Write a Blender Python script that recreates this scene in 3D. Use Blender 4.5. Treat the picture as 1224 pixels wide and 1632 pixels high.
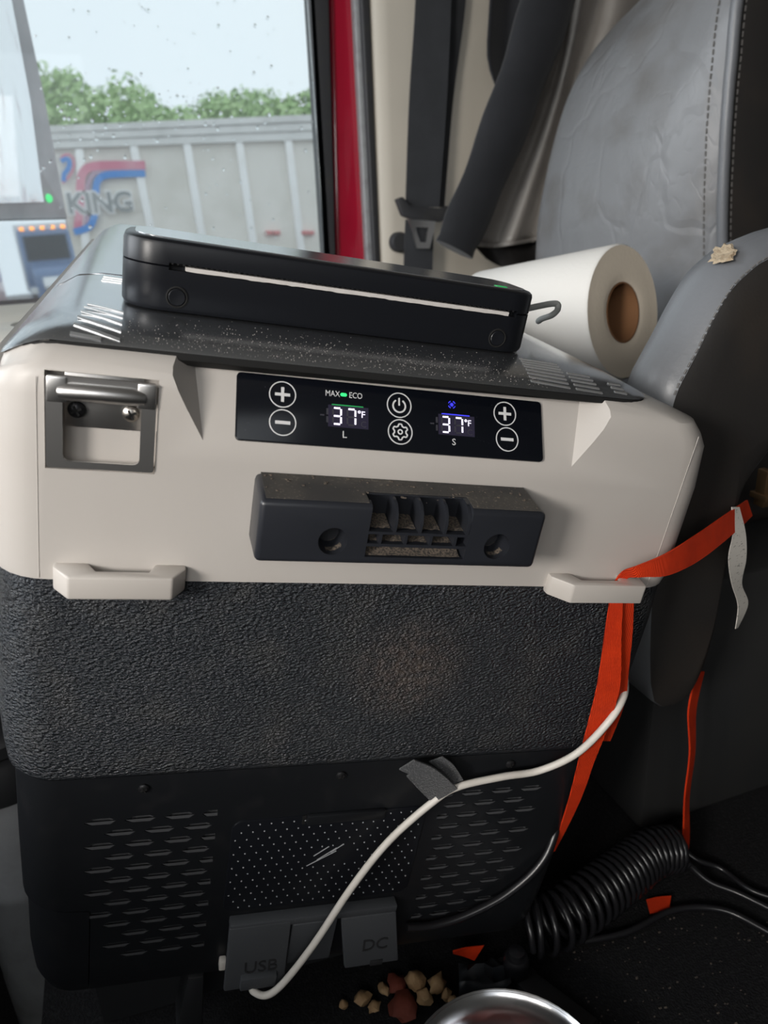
import bpy, bmesh, math, random
from mathutils import Vector, Matrix, noise
random.seed(7)
PI = math.pi
scene = bpy.context.scene
col = scene.collection
for o in list(bpy.data.objects):
    bpy.data.objects.remove(o)

# ------------------------------------------------------------------ camera
FPX, CX, CY, EYE = 1180.0, 612.0, 816.0, 0.60
RIGHT = Vector((0.9401329, -0.3378538, -0.0447758))
DOWN = Vector((-0.1602101, -0.3221556, -0.9330319))
FWD = Vector((0.3008036, 0.8843476, -0.3569966))
cam_d = bpy.data.cameras.new('camera')
cam = bpy.data.objects.new('camera', cam_d)
col.objects.link(cam)
cm = Matrix.Identity(4)
for i in range(3):
    cm[i][0] = RIGHT[i]; cm[i][1] = -DOWN[i]; cm[i][2] = -FWD[i]
cm[2][3] = EYE
cam.matrix_world = cm
cam_d.sensor_fit = 'HORIZONTAL'
cam_d.sensor_width = 36.0
cam_d.lens = FPX / 1224.0 * 36.0
cam_d.clip_start = 0.01
cam_d.clip_end = 300
cam_d.dof.use_dof = True
cam_d.dof.focus_distance = 0.47
cam_d.dof.aperture_fstop = 13.0
scene.camera = cam

# ------------------------------------------------------------------ light
scene.view_settings.view_transform = 'Standard'
scene.view_settings.look = 'None'
scene.view_settings.gamma = 1.0
scene.view_settings.exposure = 0.18
scene.view_settings.use_curve_mapping = False
world = bpy.data.worlds.new('overcast_sky')
scene.world = world
world.use_nodes = True
wn = world.node_tree
wn.nodes.clear()
w_out = wn.nodes.new('ShaderNodeOutputWorld')
w_bg = wn.nodes.new('ShaderNodeBackground')
w_tc = wn.nodes.new('ShaderNodeTexCoord')
w_ns = wn.nodes.new('ShaderNodeTexNoise')
w_rp = wn.nodes.new('ShaderNodeValToRGB')
w_ns.inputs['Scale'].default_value = 2.2
w_ns.inputs['Detail'].default_value = 4
w_rp.color_ramp.elements[0].position = 0.3
w_rp.color_ramp.elements[0].color = (0.83, 0.89, 0.94, 1)
w_rp.color_ramp.elements[1].position = 0.75
w_rp.color_ramp.elements[1].color = (0.89, 0.93, 0.955, 1)
wn.links.new(w_tc.outputs['Generated'], w_ns.inputs['Vector'])
wn.links.new(w_ns.outputs['Fac'], w_rp.inputs['Fac'])
wn.links.new(w_rp.outputs['Color'], w_bg.inputs['Color'])
w_bg.inputs['Strength'].default_value = 1.15
wn.links.new(w_bg.outputs['Background'], w_out.inputs['Surface'])


def area(name, loc, target, sx, sy, power, color):
    l = bpy.data.lights.new(name, 'AREA')
    l.shape = 'RECTANGLE'
    l.size = sx; l.size_y = sy
    l.energy = power
    l.color = color
    ob = bpy.data.objects.new(name, l)
    col.objects.link(ob)
    ob.location = loc
    d = Vector(target) - Vector(loc)
    ob.rotation_euler = d.to_track_quat('-Z', 'Y').to_euler()
    return ob


# daylight entering through the windscreen on the left: its driver's half (the key) and its passenger's half;
# the driver's door window behind the camera adds a weak fill
area('windscreen_daylight', (-1.25, -0.62, 0.98), (0.12, 0.40, 0.42), 0.40, 0.32, 20.0, (1.0, 0.95, 0.89))
area('windscreen_daylight.001', (-1.45, 0.85, 1.12), (0.5, 1.0, 0.6), 1.2, 0.6, 15.0, (0.90, 0.95, 1.0))

area('driver_window_daylight', (-0.62, -1.08, 1.05), (0.35, 0.6, 0.45), 0.7, 0.45, 4.0, (1.0, 0.96, 0.92))

# ------------------------------------------------------------------ placing helpers


def ray(px, py):
    return RIGHT * ((px - CX) / FPX) + DOWN * ((py - CY) / FPX) + FWD


def at(px, py, y):
    """point of the upright plane y = const"""
    r = ray(px, py)
    return r * (y / r.y) + Vector((0, 0, EYE))


def atz(px, py, z):
    """point of the level plane z = const"""
    r = ray(px, py)
    return r * ((z - EYE) / r.z) + Vector((0, 0, EYE))


FR = Matrix(((0.9791490, 0.0846029, 0.1846878, 0.1240432),
             (-0.0662095, 0.9924138, -0.1035917, 0.3750171),
             (-0.1920509, 0.0892036, 0.9773225, 0.4033891),
             (0, 0, 0, 1)))
FRI = FR.inverted()


def fr(px, py, y=0.0):
    """point on the fridge's own plane y = const, in fridge coordinates"""
    o = FRI @ Vector((0, 0, EYE))
    d = FRI.to_3x3() @ ray(px, py)
    return o + d * ((y - o.y) / d.y)


# ------------------------------------------------------------------ materials
MATS = {}


def mat(name, color, rough=0.5, metal=0.0, spec=0.5, bump=None, vary=None, emit=None, strength=0.0, alpha=None, trans=0.0, coat=0.0, sheen=0.0):
    """bump: list of (kind, scale, strength, distance, (sx,sy,sz)); vary: (scale, color2, lo, hi)"""
    m = bpy.data.materials.new(name)
    m.use_nodes = True
    nt = m.node_tree
    b = nt.nodes['Principled BSDF']
    b.inputs['Base Color'].default_value = (*color, 1)
    b.inputs['Roughness'].default_value = rough
    b.inputs['Metallic'].default_value = metal
    b.inputs['Specular IOR Level'].default_value = spec
    b.inputs['Transmission Weight'].default_value = trans
    b.inputs['Coat Weight'].default_value = coat
    b.inputs['Sheen Weight'].default_value = sheen
    if emit:
        b.inputs['Emission Color'].default_value = (*emit, 1)
        b.inputs['Emission Strength'].default_value = strength
    tc = None

    def coords(scale3, rot=(0, 0, 0)):
        nonlocal tc
        if tc is None:
            tc = nt.nodes.new('ShaderNodeTexCoord')
        mp = nt.nodes.new('ShaderNodeMapping')
        mp.inputs['Scale'].default_value = scale3
        mp.inputs['Rotation'].default_value = rot
        nt.links.new(tc.outputs['Object'], mp.inputs['Vector'])
        return mp.outputs['Vector']
    if vary:
        for vs in (vary if isinstance(vary, list) else [vary]):
            sc, c2, lo, hi = vs[:4]
            s3 = vs[4] if len(vs) > 4 else (1, 1, 1)
            n = nt.nodes.new('ShaderNodeTexNoise')
            n.inputs['Scale'].default_value = sc
            n.inputs['Detail'].default_value = 6
            nt.links.new(coords(s3), n.inputs['Vector'])
            r = nt.nodes.new('ShaderNodeMapRange')
            r.inputs['From Min'].default_value = lo
            r.inputs['From Max'].default_value = hi
            nt.links.new(n.outputs['Fac'], r.inputs['Value'])
            mx = nt.nodes.new('ShaderNodeMix')
            mx.data_type = 'RGBA'
            prev = b.inputs['Base Color'].links[0].from_socket if b.inputs['Base Color'].links else None
            if prev:
                nt.links.new(prev, mx.inputs['A'])
            else:
                mx.inputs['A'].default_value = (*color, 1)
            mx.inputs['B'].default_value = (*c2, 1)
            nt.links.new(r.outputs['Result'], mx.inputs['Factor'])
            nt.links.new(mx.outputs['Result'], b.inputs['Base Color'])
    if bump:
        prev = None
        for (kind, sc, st, dist, s3, *rot) in bump:
            v = coords(s3, rot[0] if rot else (0, 0, 0))
            if kind == 'noise':
                n = nt.nodes.new('ShaderNodeTexNoise')
                n.inputs['Scale'].default_value = sc
                n.inputs['Detail'].default_value = 3
                h = n.outputs['Fac']
            elif kind == 'voronoi':
                n = nt.nodes.new('ShaderNodeTexVoronoi')
                n.inputs['Scale'].default_value = sc
                h = n.outputs['Distance']
            elif kind == 'crease':
                n = nt.nodes.new('ShaderNodeTexVoronoi')
                n.feature = 'DISTANCE_TO_EDGE'
                n.inputs['Scale'].default_value = sc
                wv = nt.nodes.new('ShaderNodeTexNoise')
                wv.inputs['Scale'].default_value = sc * 1.3
                nt.links.new(v, wv.inputs['Vector'])
                ad = nt.nodes.new('ShaderNodeVectorMath')
                ad.operation = 'MULTIPLY_ADD'
                ad.inputs[1].default_value = (0.12, 0.12, 0.12)
                nt.links.new(wv.outputs['Color'], ad.inputs[0])
                nt.links.new(v, ad.inputs[2])
                nt.links.new(ad.outputs['Vector'], n.inputs['Vector'])
                rr = nt.nodes.new('ShaderNodeMapRange')
                rr.inputs['From Max'].default_value = 0.05
                nt.links.new(n.outputs['Distance'], rr.inputs['Value'])
                h = rr.outputs['Result']
            else:
                n = nt.nodes.new('ShaderNodeTexWave')
                n.inputs['Scale'].default_value = sc
                n.inputs['Distortion'].default_value = 1.0 if kind == 'wave' else 0.0
                h = n.outputs['Fac']
            if kind != 'crease':
                nt.links.new(v, n.inputs['Vector'])
            bp = nt.nodes.new('ShaderNodeBump')
            bp.inputs['Strength'].default_value = st
            bp.inputs['Distance'].default_value = dist
            nt.links.new(h, bp.inputs['Height'])
            if prev:
                nt.links.new(prev, bp.inputs['Normal'])
            prev = bp.outputs['Normal']
        nt.links.new(prev, b.inputs['Normal'])
    MATS[name] = m
    return m


O3 = (1, 1, 1)
mat('cream_plastic', (0.56, 0.525, 0.49), 0.42, vary=(9, (0.53, 0.49, 0.455), 0.45, 0.75), bump=[('noise', 900, 0.08, 0.0003, O3)])
mat('cream_handle', (0.57, 0.53, 0.49), 0.45, bump=[('noise', 900, 0.08, 0.0003, O3)])
mat('pebbled_plastic', (0.022, 0.026, 0.032), 0.27, spec=0.8,
    bump=[('noise', 520, 1.0, 0.0042, (0.8, 1.0, 1.3), (0, 0.6, 0))],
    vary=[(30, (0.045, 0.045, 0.045), 0.5, 0.8)])
mat('black_plastic', (0.010, 0.011, 0.013), 0.40, spec=0.4, bump=[('noise', 700, 0.12, 0.0003, O3)], vary=(60, (0.017, 0.017, 0.019), 0.55, 0.8))
mat('louvre_lit', (0.075, 0.077, 0.082), 0.5, bump=[('noise', 700, 0.2, 0.0003, O3)])  # panel's black plastic paled: light on the hole floors is in the colour
mat('bracket_plastic', (0.022, 0.024, 0.030), 0.34, bump=[('noise', 600, 0.1, 0.0003, O3)])
mat('dusty_black', (0.05, 0.05, 0.052), 0.75, vary=[(500, (0.34, 0.27, 0.21), 0.56, 0.70), (90, (0.13, 0.115, 0.10), 0.45, 0.6)])
mat('grey_dust', (0.17, 0.135, 0.105), 0.9, vary=(900, (0.045, 0.04, 0.036), 0.42, 0.58))
mat('dust_film', (0.075, 0.068, 0.060), 0.85, vary=[(700, (0.20, 0.17, 0.14), 0.58, 0.72), (40, (0.045, 0.043, 0.042), 0.4, 0.65)])
mat('lid_plastic', (0.40, 0.415, 0.435), 0.20, 0.92, spec=0.6, bump=[('noise', 1100, 0.10, 0.0004, O3)],
    vary=[(1000, (0.62, 0.60, 0.57), 0.60, 0.70)])
mat('lid_rib', (0.66, 0.66, 0.66), 0.34, 0.8)
mat('lid_dust', (0.40, 0.37, 0.34), 0.9)
mat('gap_black', (0.004, 0.004, 0.004), 0.8)
mat('steel', (0.68, 0.67, 0.66), 0.34, 1.0, bump=[('noise', 300, 0.08, 0.0002, (1, 1, 12))])
mat('screw_steel', (0.55, 0.52, 0.48), 0.3, 1.0)
mat('dark_screw', (0.03, 0.03, 0.033), 0.35, 0.6)
mat('cover_black', (0.008, 0.009, 0.012), 0.38, spec=0.35, bump=[('noise', 900, 0.1, 0.0002, O3)], vary=(1500, (0.05, 0.05, 0.055), 0.70, 0.78))
mat('panel_gloss', (0.004, 0.005, 0.008), 0.16, spec=0.5, bump=[('noise', 2500, 0.04, 0.0002, O3)], vary=(1500, (0.09, 0.09, 0.10), 0.70, 0.78))
mat('print_white', (0.75, 0.75, 0.75), 0.5)
mat('print_grey', (0.45, 0.46, 0.48), 0.5)
mat('led_white', (0.5, 0.5, 0.55), 0.4, emit=(0.86, 0.80, 1.0), strength=1.25)
mat('led_glow', (0.006, 0.006, 0.010), 0.5, spec=0.1, emit=(0.40, 0.34, 0.62), strength=0.045)
mat('led_off', (0.05, 0.05, 0.062), 0.4)
mat('led_green', (0.02, 0.4, 0.1), 0.4, emit=(0.05, 1.0, 0.25), strength=0.9)
mat('led_green_dim', (0.01, 0.1, 0.03), 0.4, emit=(0.05, 0.8, 0.2), strength=0.35)
mat('led_blue', (0.02, 0.02, 0.5), 0.4, emit=(0.06, 0.06, 1.0), strength=1.0)
mat('rubber_flap', (0.060, 0.064, 0.071), 0.6, vary=(900, (0.12, 0.12, 0.12), 0.66, 0.72), bump=[('noise', 500, 0.15, 0.0003, O3)])
mat('embossed', (0.018, 0.018, 0.02), 0.7)
mat('printer_black', (0.009, 0.010, 0.013), 0.33, spec=0.35, bump=[('noise', 2000, 0.1, 0.0002, O3)])
mat('printer_top', (0.45, 0.46, 0.48), 0.18, 0.8, bump=[('noise', 1500, 0.06, 0.0002, O3)], vary=(1800, (0.22, 0.22, 0.22), 0.66, 0.74))
mat('paper', (0.62, 0.59, 0.56), 0.8)
mat('towel_paper', (0.83, 0.81, 0.77), 0.95, bump=[('noise', 300, 0.3, 0.0008, O3)])
mat('towel_end', (0.90, 0.80, 0.66), 0.95, bump=[('noise', 200, 0.3, 0.0008, O3)])
mat('cardboard', (0.26, 0.125, 0.055), 0.85)
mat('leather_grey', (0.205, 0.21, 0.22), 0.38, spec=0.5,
    bump=[('crease', 8, 0.26, 0.0024, (1.0, 1.0, 0.7)), ('crease', 19, 0.15, 0.0010, (1.0, 1.0, 0.5), (0.5, 0.3, 0)), ('noise', 14, 0.35, 0.010, (1, 1, 0.6)), ('noise', 420, 0.2, 0.0005, O3)],
    vary=(11, (0.145, 0.14, 0.137), 0.5, 0.75))
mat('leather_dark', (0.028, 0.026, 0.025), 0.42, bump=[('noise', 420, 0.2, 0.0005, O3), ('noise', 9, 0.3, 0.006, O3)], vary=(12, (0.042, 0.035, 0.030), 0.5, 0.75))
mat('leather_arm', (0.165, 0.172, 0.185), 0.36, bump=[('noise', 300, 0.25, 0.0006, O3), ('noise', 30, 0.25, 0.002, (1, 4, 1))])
mat('thread', (0.16, 0.155, 0.15), 0.8)
mat('foam', (0.42, 0.34, 0.24), 0.95, bump=[('noise', 300, 0.8, 0.002, O3)], vary=(200, (0.30, 0.22, 0.14), 0.5, 0.7))
mat('seat_base', (0.018, 0.019, 0.020), 0.6, vary=(6, (0.026, 0.025, 0.024), 0.4, 0.7))
mat('brass', (0.30, 0.19, 0.10), 0.45, 0.8)
mat('beige_trim', (0.58, 0.53, 0.45), 0.6, bump=[('noise', 600, 0.15, 0.0004, O3)], vary=(3, (0.52, 0.48, 0.41), 0.4, 0.7))
mat('door_trim', (0.62, 0.61, 0.56), 0.55, bump=[('noise', 600, 0.1, 0.0004, O3)], vary=(4, (0.56, 0.54, 0.48), 0.4, 0.7))
mat('red_paint', (0.50, 0.012, 0.042), 0.22, coat=0.6, vary=(8, (0.42, 0.010, 0.035), 0.45, 0.7))
mat('rubber', (0.035, 0.036, 0.040), 0.6, vary=(40, (0.04, 0.04, 0.04), 0.5, 0.7))
mat('grey_seal', (0.30, 0.31, 0.32), 0.5, vary=(40, (0.22, 0.22, 0.23), 0.5, 0.7))
mat('belt_web', (0.030, 0.033, 0.038), 0.7, bump=[('bands', 260, 0.4, 0.0006, (0, 0, 1))], sheen=0.2, vary=(20, (0.04, 0.043, 0.05), 0.4, 0.7))
mat('black_cloth', (0.008, 0.009, 0.012), 0.85, sheen=0.15, bump=[('noise', 500, 0.3, 0.0006, O3)], vary=(12, (0.013, 0.014, 0.018), 0.45, 0.7))
mat('vinyl_curtain', (0.36, 0.335, 0.31), 0.30, bump=[('noise', 25, 0.35, 0.004, (1, 1, 0.3))], vary=(10, (0.26, 0.24, 0.22), 0.45, 0.7))
mat('headliner', (0.20, 0.19, 0.175), 0.9, vary=(6, (0.16, 0.155, 0.145), 0.4, 0.7))
mat('dark_wall', (0.06, 0.06, 0.06), 0.8, vary=(5, (0.04, 0.04, 0.04), 0.4, 0.7))
mat('carpet', (0.009, 0.009, 0.010), 0.95, spec=0.2, bump=[('noise', 500, 0.9, 0.002, O3)], vary=[(260, (0.018, 0.018, 0.019), 0.5, 0.7)])
mat('orange_web', (0.80, 0.050, 0.008), 0.7, spec=0.2, bump=[('bands', 420, 0.5, 0.0006, (1, 1, 1)), ('bands', 420, 0.4, 0.0006, (1, 0.2, -1))], vary=(60, (0.68, 0.04, 0.007), 0.4, 0.65))
mat('orange_web_shaded', (0.45, 0.018, 0.01), 0.55, bump=[('bands', 420, 0.5, 0.0006, (1, 1, 1))], vary=(60, (0.36, 0.014, 0.01), 0.4, 0.65))  # unused copy of the orange webbing with shade put into its colour
mat('label_cloth', (0.66, 0.63, 0.58), 0.85, vary=(120, (0.20, 0.19, 0.18), 0.62, 0.68, (2, 2, 6)))
mat('white_cable', (0.74, 0.70, 0.64), 0.45, vary=(60, (0.66, 0.62, 0.56), 0.4, 0.7))
mat('grey_cable', (0.30, 0.31, 0.30), 0.45)
mat('black_cable', (0.012, 0.012, 0.014), 0.28, spec=0.6)
mat('velcro', (0.05, 0.052, 0.056), 0.9, sheen=0.3, bump=[('noise', 900, 0.9, 0.0015, O3)], vary=(900, (0.10, 0.10, 0.105), 0.52, 0.68))
mat('bowl_steel', (0.55, 0.55, 0.56), 0.2, 1.0)
mat('chunk_tan', (0.30, 0.185, 0.09), 0.7, bump=[('noise', 180, 0.6, 0.002, O3)], vary=(80, (0.40, 0.27, 0.14), 0.45, 0.7))
mat('chunk_red', (0.17, 0.04, 0.025), 0.6, bump=[('noise', 150, 0.4, 0.002, O3)], vary=(70, (0.12, 0.03, 0.02), 0.45, 0.7))
mat('chunk_pink', (0.34, 0.09, 0.075), 0.6, bump=[('noise', 150, 0.4, 0.002, O3)])
mat('bin_plastic', (0.36, 0.37, 0.385), 0.25, spec=0.6, vary=(20, (0.27, 0.275, 0.28), 0.45, 0.7))
mat('bin_dark', (0.02, 0.021, 0.023), 0.45)
mat('mirror_glass', (0.86, 0.88, 0.90), 0.02, 1.0)
mat('mirror_wet', (0.80, 0.82, 0.84), 0.10, 1.0, bump=[('noise', 10, 0.25, 0.02, (1, 1, 0.2), (0, 0.6, 0)), ('noise', 60, 0.1, 0.003, (1, 1, 0.3), (0, 0.6, 0))])
mat('mirror_case', (0.66, 0.68, 0.70), 0.35, spec=0.6, vary=(10, (0.44, 0.46, 0.48), 0.4, 0.7))
mat('trailer_side', (0.84, 0.81, 0.75), 0.6, vary=[(1.6, (0.72, 0.69, 0.62), 0.45, 0.7)])
mat('trailer_post', (0.95, 0.95, 0.94), 0.5, vary=(3, (0.90, 0.89, 0.87), 0.45, 0.7))
mat('trailer_rail', (0.78, 0.78, 0.76), 0.5, vary=(3, (0.66, 0.66, 0.64), 0.45, 0.7))
mat('vinyl_pink', (0.70, 0.22, 0.32), 0.5, vary=(3, (0.74, 0.34, 0.42), 0.45, 0.7))
mat('vinyl_mauve', (0.45, 0.32, 0.42), 0.5)
mat('vinyl_blue', (0.05, 0.27, 0.72), 0.5, vary=(3, (0.10, 0.32, 0.72), 0.45, 0.7))
mat('vinyl_grey', (0.30, 0.32, 0.32), 0.5)
mat('vinyl_white', (0.92, 0.92, 0.92), 0.5)
mat('reflector_red', (0.62, 0.22, 0.22), 0.4)
mat('tyre', (0.02, 0.02, 0.02), 0.8)
mat('leaf', (0.36, 0.54, 0.22), 0.6, vary=(0.9, (0.46, 0.60, 0.30), 0.4, 0.65))
MATS['leaf'].node_tree.nodes['Principled BSDF'].inputs['Subsurface Weight'].default_value = 0.0
mat('bark', (0.12, 0.09, 0.07), 0.9)
mat('asphalt', (0.20, 0.20, 0.20), 0.9, vary=(3, (0.15, 0.15, 0.15), 0.4, 0.7))
mat('truck_white', (0.70, 0.71, 0.72), 0.35, coat=0.3)
mat('truck_blue', (0.16, 0.24, 0.40), 0.35, coat=0.3)
mat('truck_glass', (0.02, 0.025, 0.03), 0.05)
mat('marker_orange', (0.7, 0.2, 0.02), 0.4, emit=(1.0, 0.32, 0.04), strength=3.0)
mat('chrome', (0.7, 0.7, 0.7), 0.15, 1.0)
mat('dark_metal', (0.03, 0.03, 0.032), 0.45, 0.5)
mat('mat_bag', (0.022, 0.025, 0.03), 0.5)


def glass_mat():
    m = bpy.data.materials.new('window_glass')
    m.use_nodes = True
    nt = m.node_tree
    nt.nodes.clear()
    out = nt.nodes.new('ShaderNodeOutputMaterial')
    tr = nt.nodes.new('ShaderNodeBsdfTransparent')
    tr.inputs['Color'].default_value = (0.90, 0.94, 0.95, 1)
    gl = nt.nodes.new('ShaderNodeBsdfGlossy')
    gl.inputs['Roughness'].default_value = 0.02
    fn = nt.nodes.new('ShaderNodeFresnel')
    fn.inputs['IOR'].default_value = 1.4
    mx = nt.nodes.new('ShaderNodeMixShader')
    nt.links.new(fn.outputs['Fac'], mx.inputs['Fac'])
    nt.links.new(tr.outputs['BSDF'], mx.inputs[1])
    nt.links.new(gl.outputs['BSDF'], mx.inputs[2])
    tl_ = nt.nodes.new('ShaderNodeBsdfTranslucent')
    tl_.inputs['Color'].default_value = (0.92, 0.95, 0.97, 1)
    hz = nt.nodes.new('ShaderNodeMixShader')
    hz.inputs['Fac'].default_value = 0.09
    nt.links.new(mx.outputs['Shader'], hz.inputs[1])
    nt.links.new(tl_.outputs['BSDF'], hz.inputs[2])
    nt.links.new(hz.outputs['Shader'], out.inputs['Surface'])
    MATS['window_glass'] = m
    d = mat('rain_drop', (0.95, 0.97, 0.98), 0.02, trans=1.0)
    d.node_tree.nodes['Principled BSDF'].inputs['IOR'].default_value = 1.33


glass_mat()

# ------------------------------------------------------------------ mesh helpers


def finish(name, bm, material, parent=None, smooth=40, mtx=None, kind=None, mats=None):
    bmesh.ops.recalc_face_normals(bm, faces=bm.faces)
    me = bpy.data.meshes.new(name)
    bm.to_mesh(me)
    bm.free()
    for mm in (mats or [material]):
        me.materials.append(MATS[mm])
    if smooth:
        me.polygons.foreach_set('use_smooth', [True] * len(me.polygons))
        me.set_sharp_from_angle(angle=math.radians(smooth))
    ob = bpy.data.objects.new(name, me)
    col.objects.link(ob)
    if parent is not None:
        ob.parent = parent
    if mtx is not None:
        if parent is not None:
            ob.matrix_local = mtx
        else:
            ob.matrix_world = mtx
    if kind:
        ob['kind'] = kind
    return ob


def tag(ob, label, cat=None, group=None, kind=None):
    ob['label'] = label
    if cat:
        ob['category'] = cat
    if group:
        ob['group'] = group
    if kind:
        ob['kind'] = kind
    return ob


def empty(name, mtx=None, label=None, cat=None, group=None, kind=None):
    ob = bpy.data.objects.new(name, None)
    col.objects.link(ob)
    ob.empty_display_size = 0.05
    if mtx is not None:
        ob.matrix_world = mtx if isinstance(mtx, Matrix) else Matrix.Translation(mtx)
    if label:
        tag(ob, label, cat, group, kind)
    elif kind:
        ob['kind'] = kind
    return ob


def bm_box(bm, x0, x1, y0, y1, z0, z1, bevel=0.0, seg=2, mtx=None):
    t = bmesh.new()
    bmesh.ops.create_cube(t, size=1.0)
    for v in t.verts:
        v.co = Vector(((x0 + x1) / 2 + v.co.x * (x1 - x0), (y0 + y1) / 2 + v.co.y * (y1 - y0), (z0 + z1) / 2 + v.co.z * (z1 - z0)))
    if bevel > 0:
        bmesh.ops.bevel(t, geom=list(t.edges), offset=bevel, segments=seg, profile=0.5, affect='EDGES')
    merge(bm, t, mtx)


def merge(bm, t, mtx=None):
    if mtx is not None:
        bmesh.ops.transform(t, matrix=mtx, verts=t.verts)
    mp = {}
    for v in t.verts:
        mp[v] = bm.verts.new(v.co)
    for f in t.faces:
        try:
            nf = bm.faces.new([mp[v] for v in f.verts])
            nf.material_index = f.material_index
        except ValueError:
            pass
    t.free()


def box(name, x0, x1, y0, y1, z0, z1, material, parent=None, bevel=0.0, seg=2, mtx=None):
    bm = bmesh.new()
    bm_box(bm, x0, x1, y0, y1, z0, z1, bevel, seg)
    return finish(name, bm, material, parent, mtx=mtx)


def rrect(x0, x1, y0, y1, rf, rb=None, n=6):
    """rounded rectangle outline in xy, counter-clockwise; rf = corner radius at y0, rb at y1"""
    rb = rf if rb is None else rb
    pts = []
    for cx, cy, r, a0 in ((x0 + rf, y0 + rf, rf, PI), (x1 - rf, y0 + rf, rf, 1.5 * PI), (x1 - rb, y1 - rb, rb, 0), (x0 + rb, y1 - rb, rb, 0.5 * PI)):
        for k in range(n + 1):
            a = a0 + k / n * PI / 2
            pts.append((cx + r * math.cos(a), cy + r * math.sin(a)))
    return pts


def loft(bm, rings, cap0=True, cap1=True, closed=True):
    """rings: lists of 3d points of equal length"""
    vs = [[bm.verts.new(p) for p in r] for r in rings]
    n = len(vs[0])
    for a, b in zip(vs[:-1], vs[1:]):
        for k in range(n if closed else n - 1):
            bm.faces.new((a[k], a[(k + 1) % n], b[(k + 1) % n], b[k]))
    if cap0:
        bm.faces.new(list(reversed(vs[0])))
    if cap1:
        bm.faces.new(vs[-1])
    return vs


def prism(bm, poly, a, b, axis='y', bevel=0.0, seg=2):
    """polygon given in the two other axes, extruded from a to b along axis"""
    def P(p, t):
        return {'y': (p[0], t, p[1]), 'z': (p[0], p[1], t), 'x': (t, p[0], p[1])}[axis]
    t = bmesh.new()
    loft(t, [[P(p, a) for p in poly], [P(p, b) for p in poly]])
    bmesh.ops.recalc_face_normals(t, faces=t.faces)
    if bevel:
        es = [e for e in t.edges if e.calc_face_angle(0) > 0.5]
        bmesh.ops.bevel(t, geom=es, offset=bevel, segments=seg, profile=0.5, affect='EDGES')
    merge(bm, t)


def spline(pts, n=8, closed=False):
    """Catmull-Rom through points"""
    P = [Vector(p) for p in pts]
    out = []
    m = len(P)
    rng = range(m if closed else m - 1)
    for i in rng:
        if closed:
            p0, p1, p2, p3 = P[i - 1], P[i], P[(i + 1) % m], P[(i + 2) % m]
        else:
            p0, p1, p2, p3 = P[max(i - 1, 0)], P[i], P[i + 1], P[min(i + 2, m - 1)]
        for k in range(n):
            t = k / n
            out.append(0.5 * ((2 * p1) + (p2 - p0) * t + (2 * p0 - 5 * p1 + 4 * p2 - p3) * t * t + (3 * p1 - p0 - 3 * p2 + p3) * t ** 3))
    if not closed:
        out.append(P[-1])
    return out


def bm_tube(bm, pts, r, n=8, cap=True):
    pts = [Vector(p) for p in pts]
    rings = []
    up = None
    for i, p in enumerate(pts):
        d = (pts[min(i + 1, len(pts) - 1)] - pts[max(i - 1, 0)]).normalized()
        if up is None:
            up = d.orthogonal().normalized()
        up = (up - d * up.dot(d)).normalized()
        sd = d.cross(up)
        rr = r(i / (len(pts) - 1)) if callable(r) else r
        rings.append([p + (up * math.cos(2 * PI * k / n) + sd * math.sin(2 * PI * k / n)) * rr for k in range(n)])
    loft(bm, rings, cap, cap)


def tube(name, pts, r, material, parent=None, n=8, mtx=None):
    bm = bmesh.new()
    bm_tube(bm, pts, r, n)
    return finish(name, bm, material, parent, smooth=60, mtx=mtx)


def bm_ribbon(bm, L, R, th=0.0012, n=6):
    """band between two edge polylines, th thick"""
    L = spline(L, n); R = spline(R, n)
    rings = []
    for i in range(len(L)):
        a = L[i]; b = R[i]
        t = (L[min(i + 1, len(L) - 1)] + R[min(i + 1, len(L) - 1)]) - (L[max(i - 1, 0)] + R[max(i - 1, 0)])
        nn = t.cross(b - a)
        if nn.length < 1e-12:
            nn = Vector((0, 1, 0))
        nn.normalize()
        h = nn * th / 2
        m = (a + b) / 2
        rings.append([a + h, m + h, b + h, b - h, m - h, a - h])
    loft(bm, rings)


def ribbon(name, L, R, material, parent=None, th=0.0012, n=6):
    bm = bmesh.new()
    bm_ribbon(bm, L, R, th, n)
    return finish(name, bm, material, parent, smooth=50)


def lathe(bm, prof, n=40, mtx=None, cap0=False, cap1=False):
    """profile of (r, z) turned around z"""
    t = bmesh.new()
    loft(t, [[(r * math.cos(2 * PI * k / n), r * math.sin(2 * PI * k / n), z) for k in range(n)] for r, z in prof], cap0, cap1)
    merge(bm, t, mtx)


def boolean(ob, cutters, op='DIFFERENCE'):
    for c in cutters:
        md = ob.modifiers.new('cut', 'BOOLEAN')
        md.operation = op
        md.solver = 'EXACT'
        md.object = c
    bpy.context.view_layer.update()
    dg = bpy.context.evaluated_depsgraph_get()
    me = bpy.data.meshes.new_from_object(ob.evaluated_get(dg))
    ob.modifiers.clear()
    old = ob.data
    ob.data = me
    bpy.data.meshes.remove(old)
    me.polygons.foreach_set('use_smooth', [True] * len(me.polygons))
    me.set_sharp_from_angle(angle=math.radians(35))
    for c in cutters:
        cmesh = c.data
        bpy.data.objects.remove(c)
        bpy.data.meshes.remove(cmesh)


def cutter(bm, parent=None):
    return finish('cutter', bm, 'gap_black', parent, smooth=0)


def hull_bm(points):
    bm = bmesh.new()
    for p in points:
        bm.verts.new(p)
    bmesh.ops.convex_hull(bm, input=bm.verts)
    return bm


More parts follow.
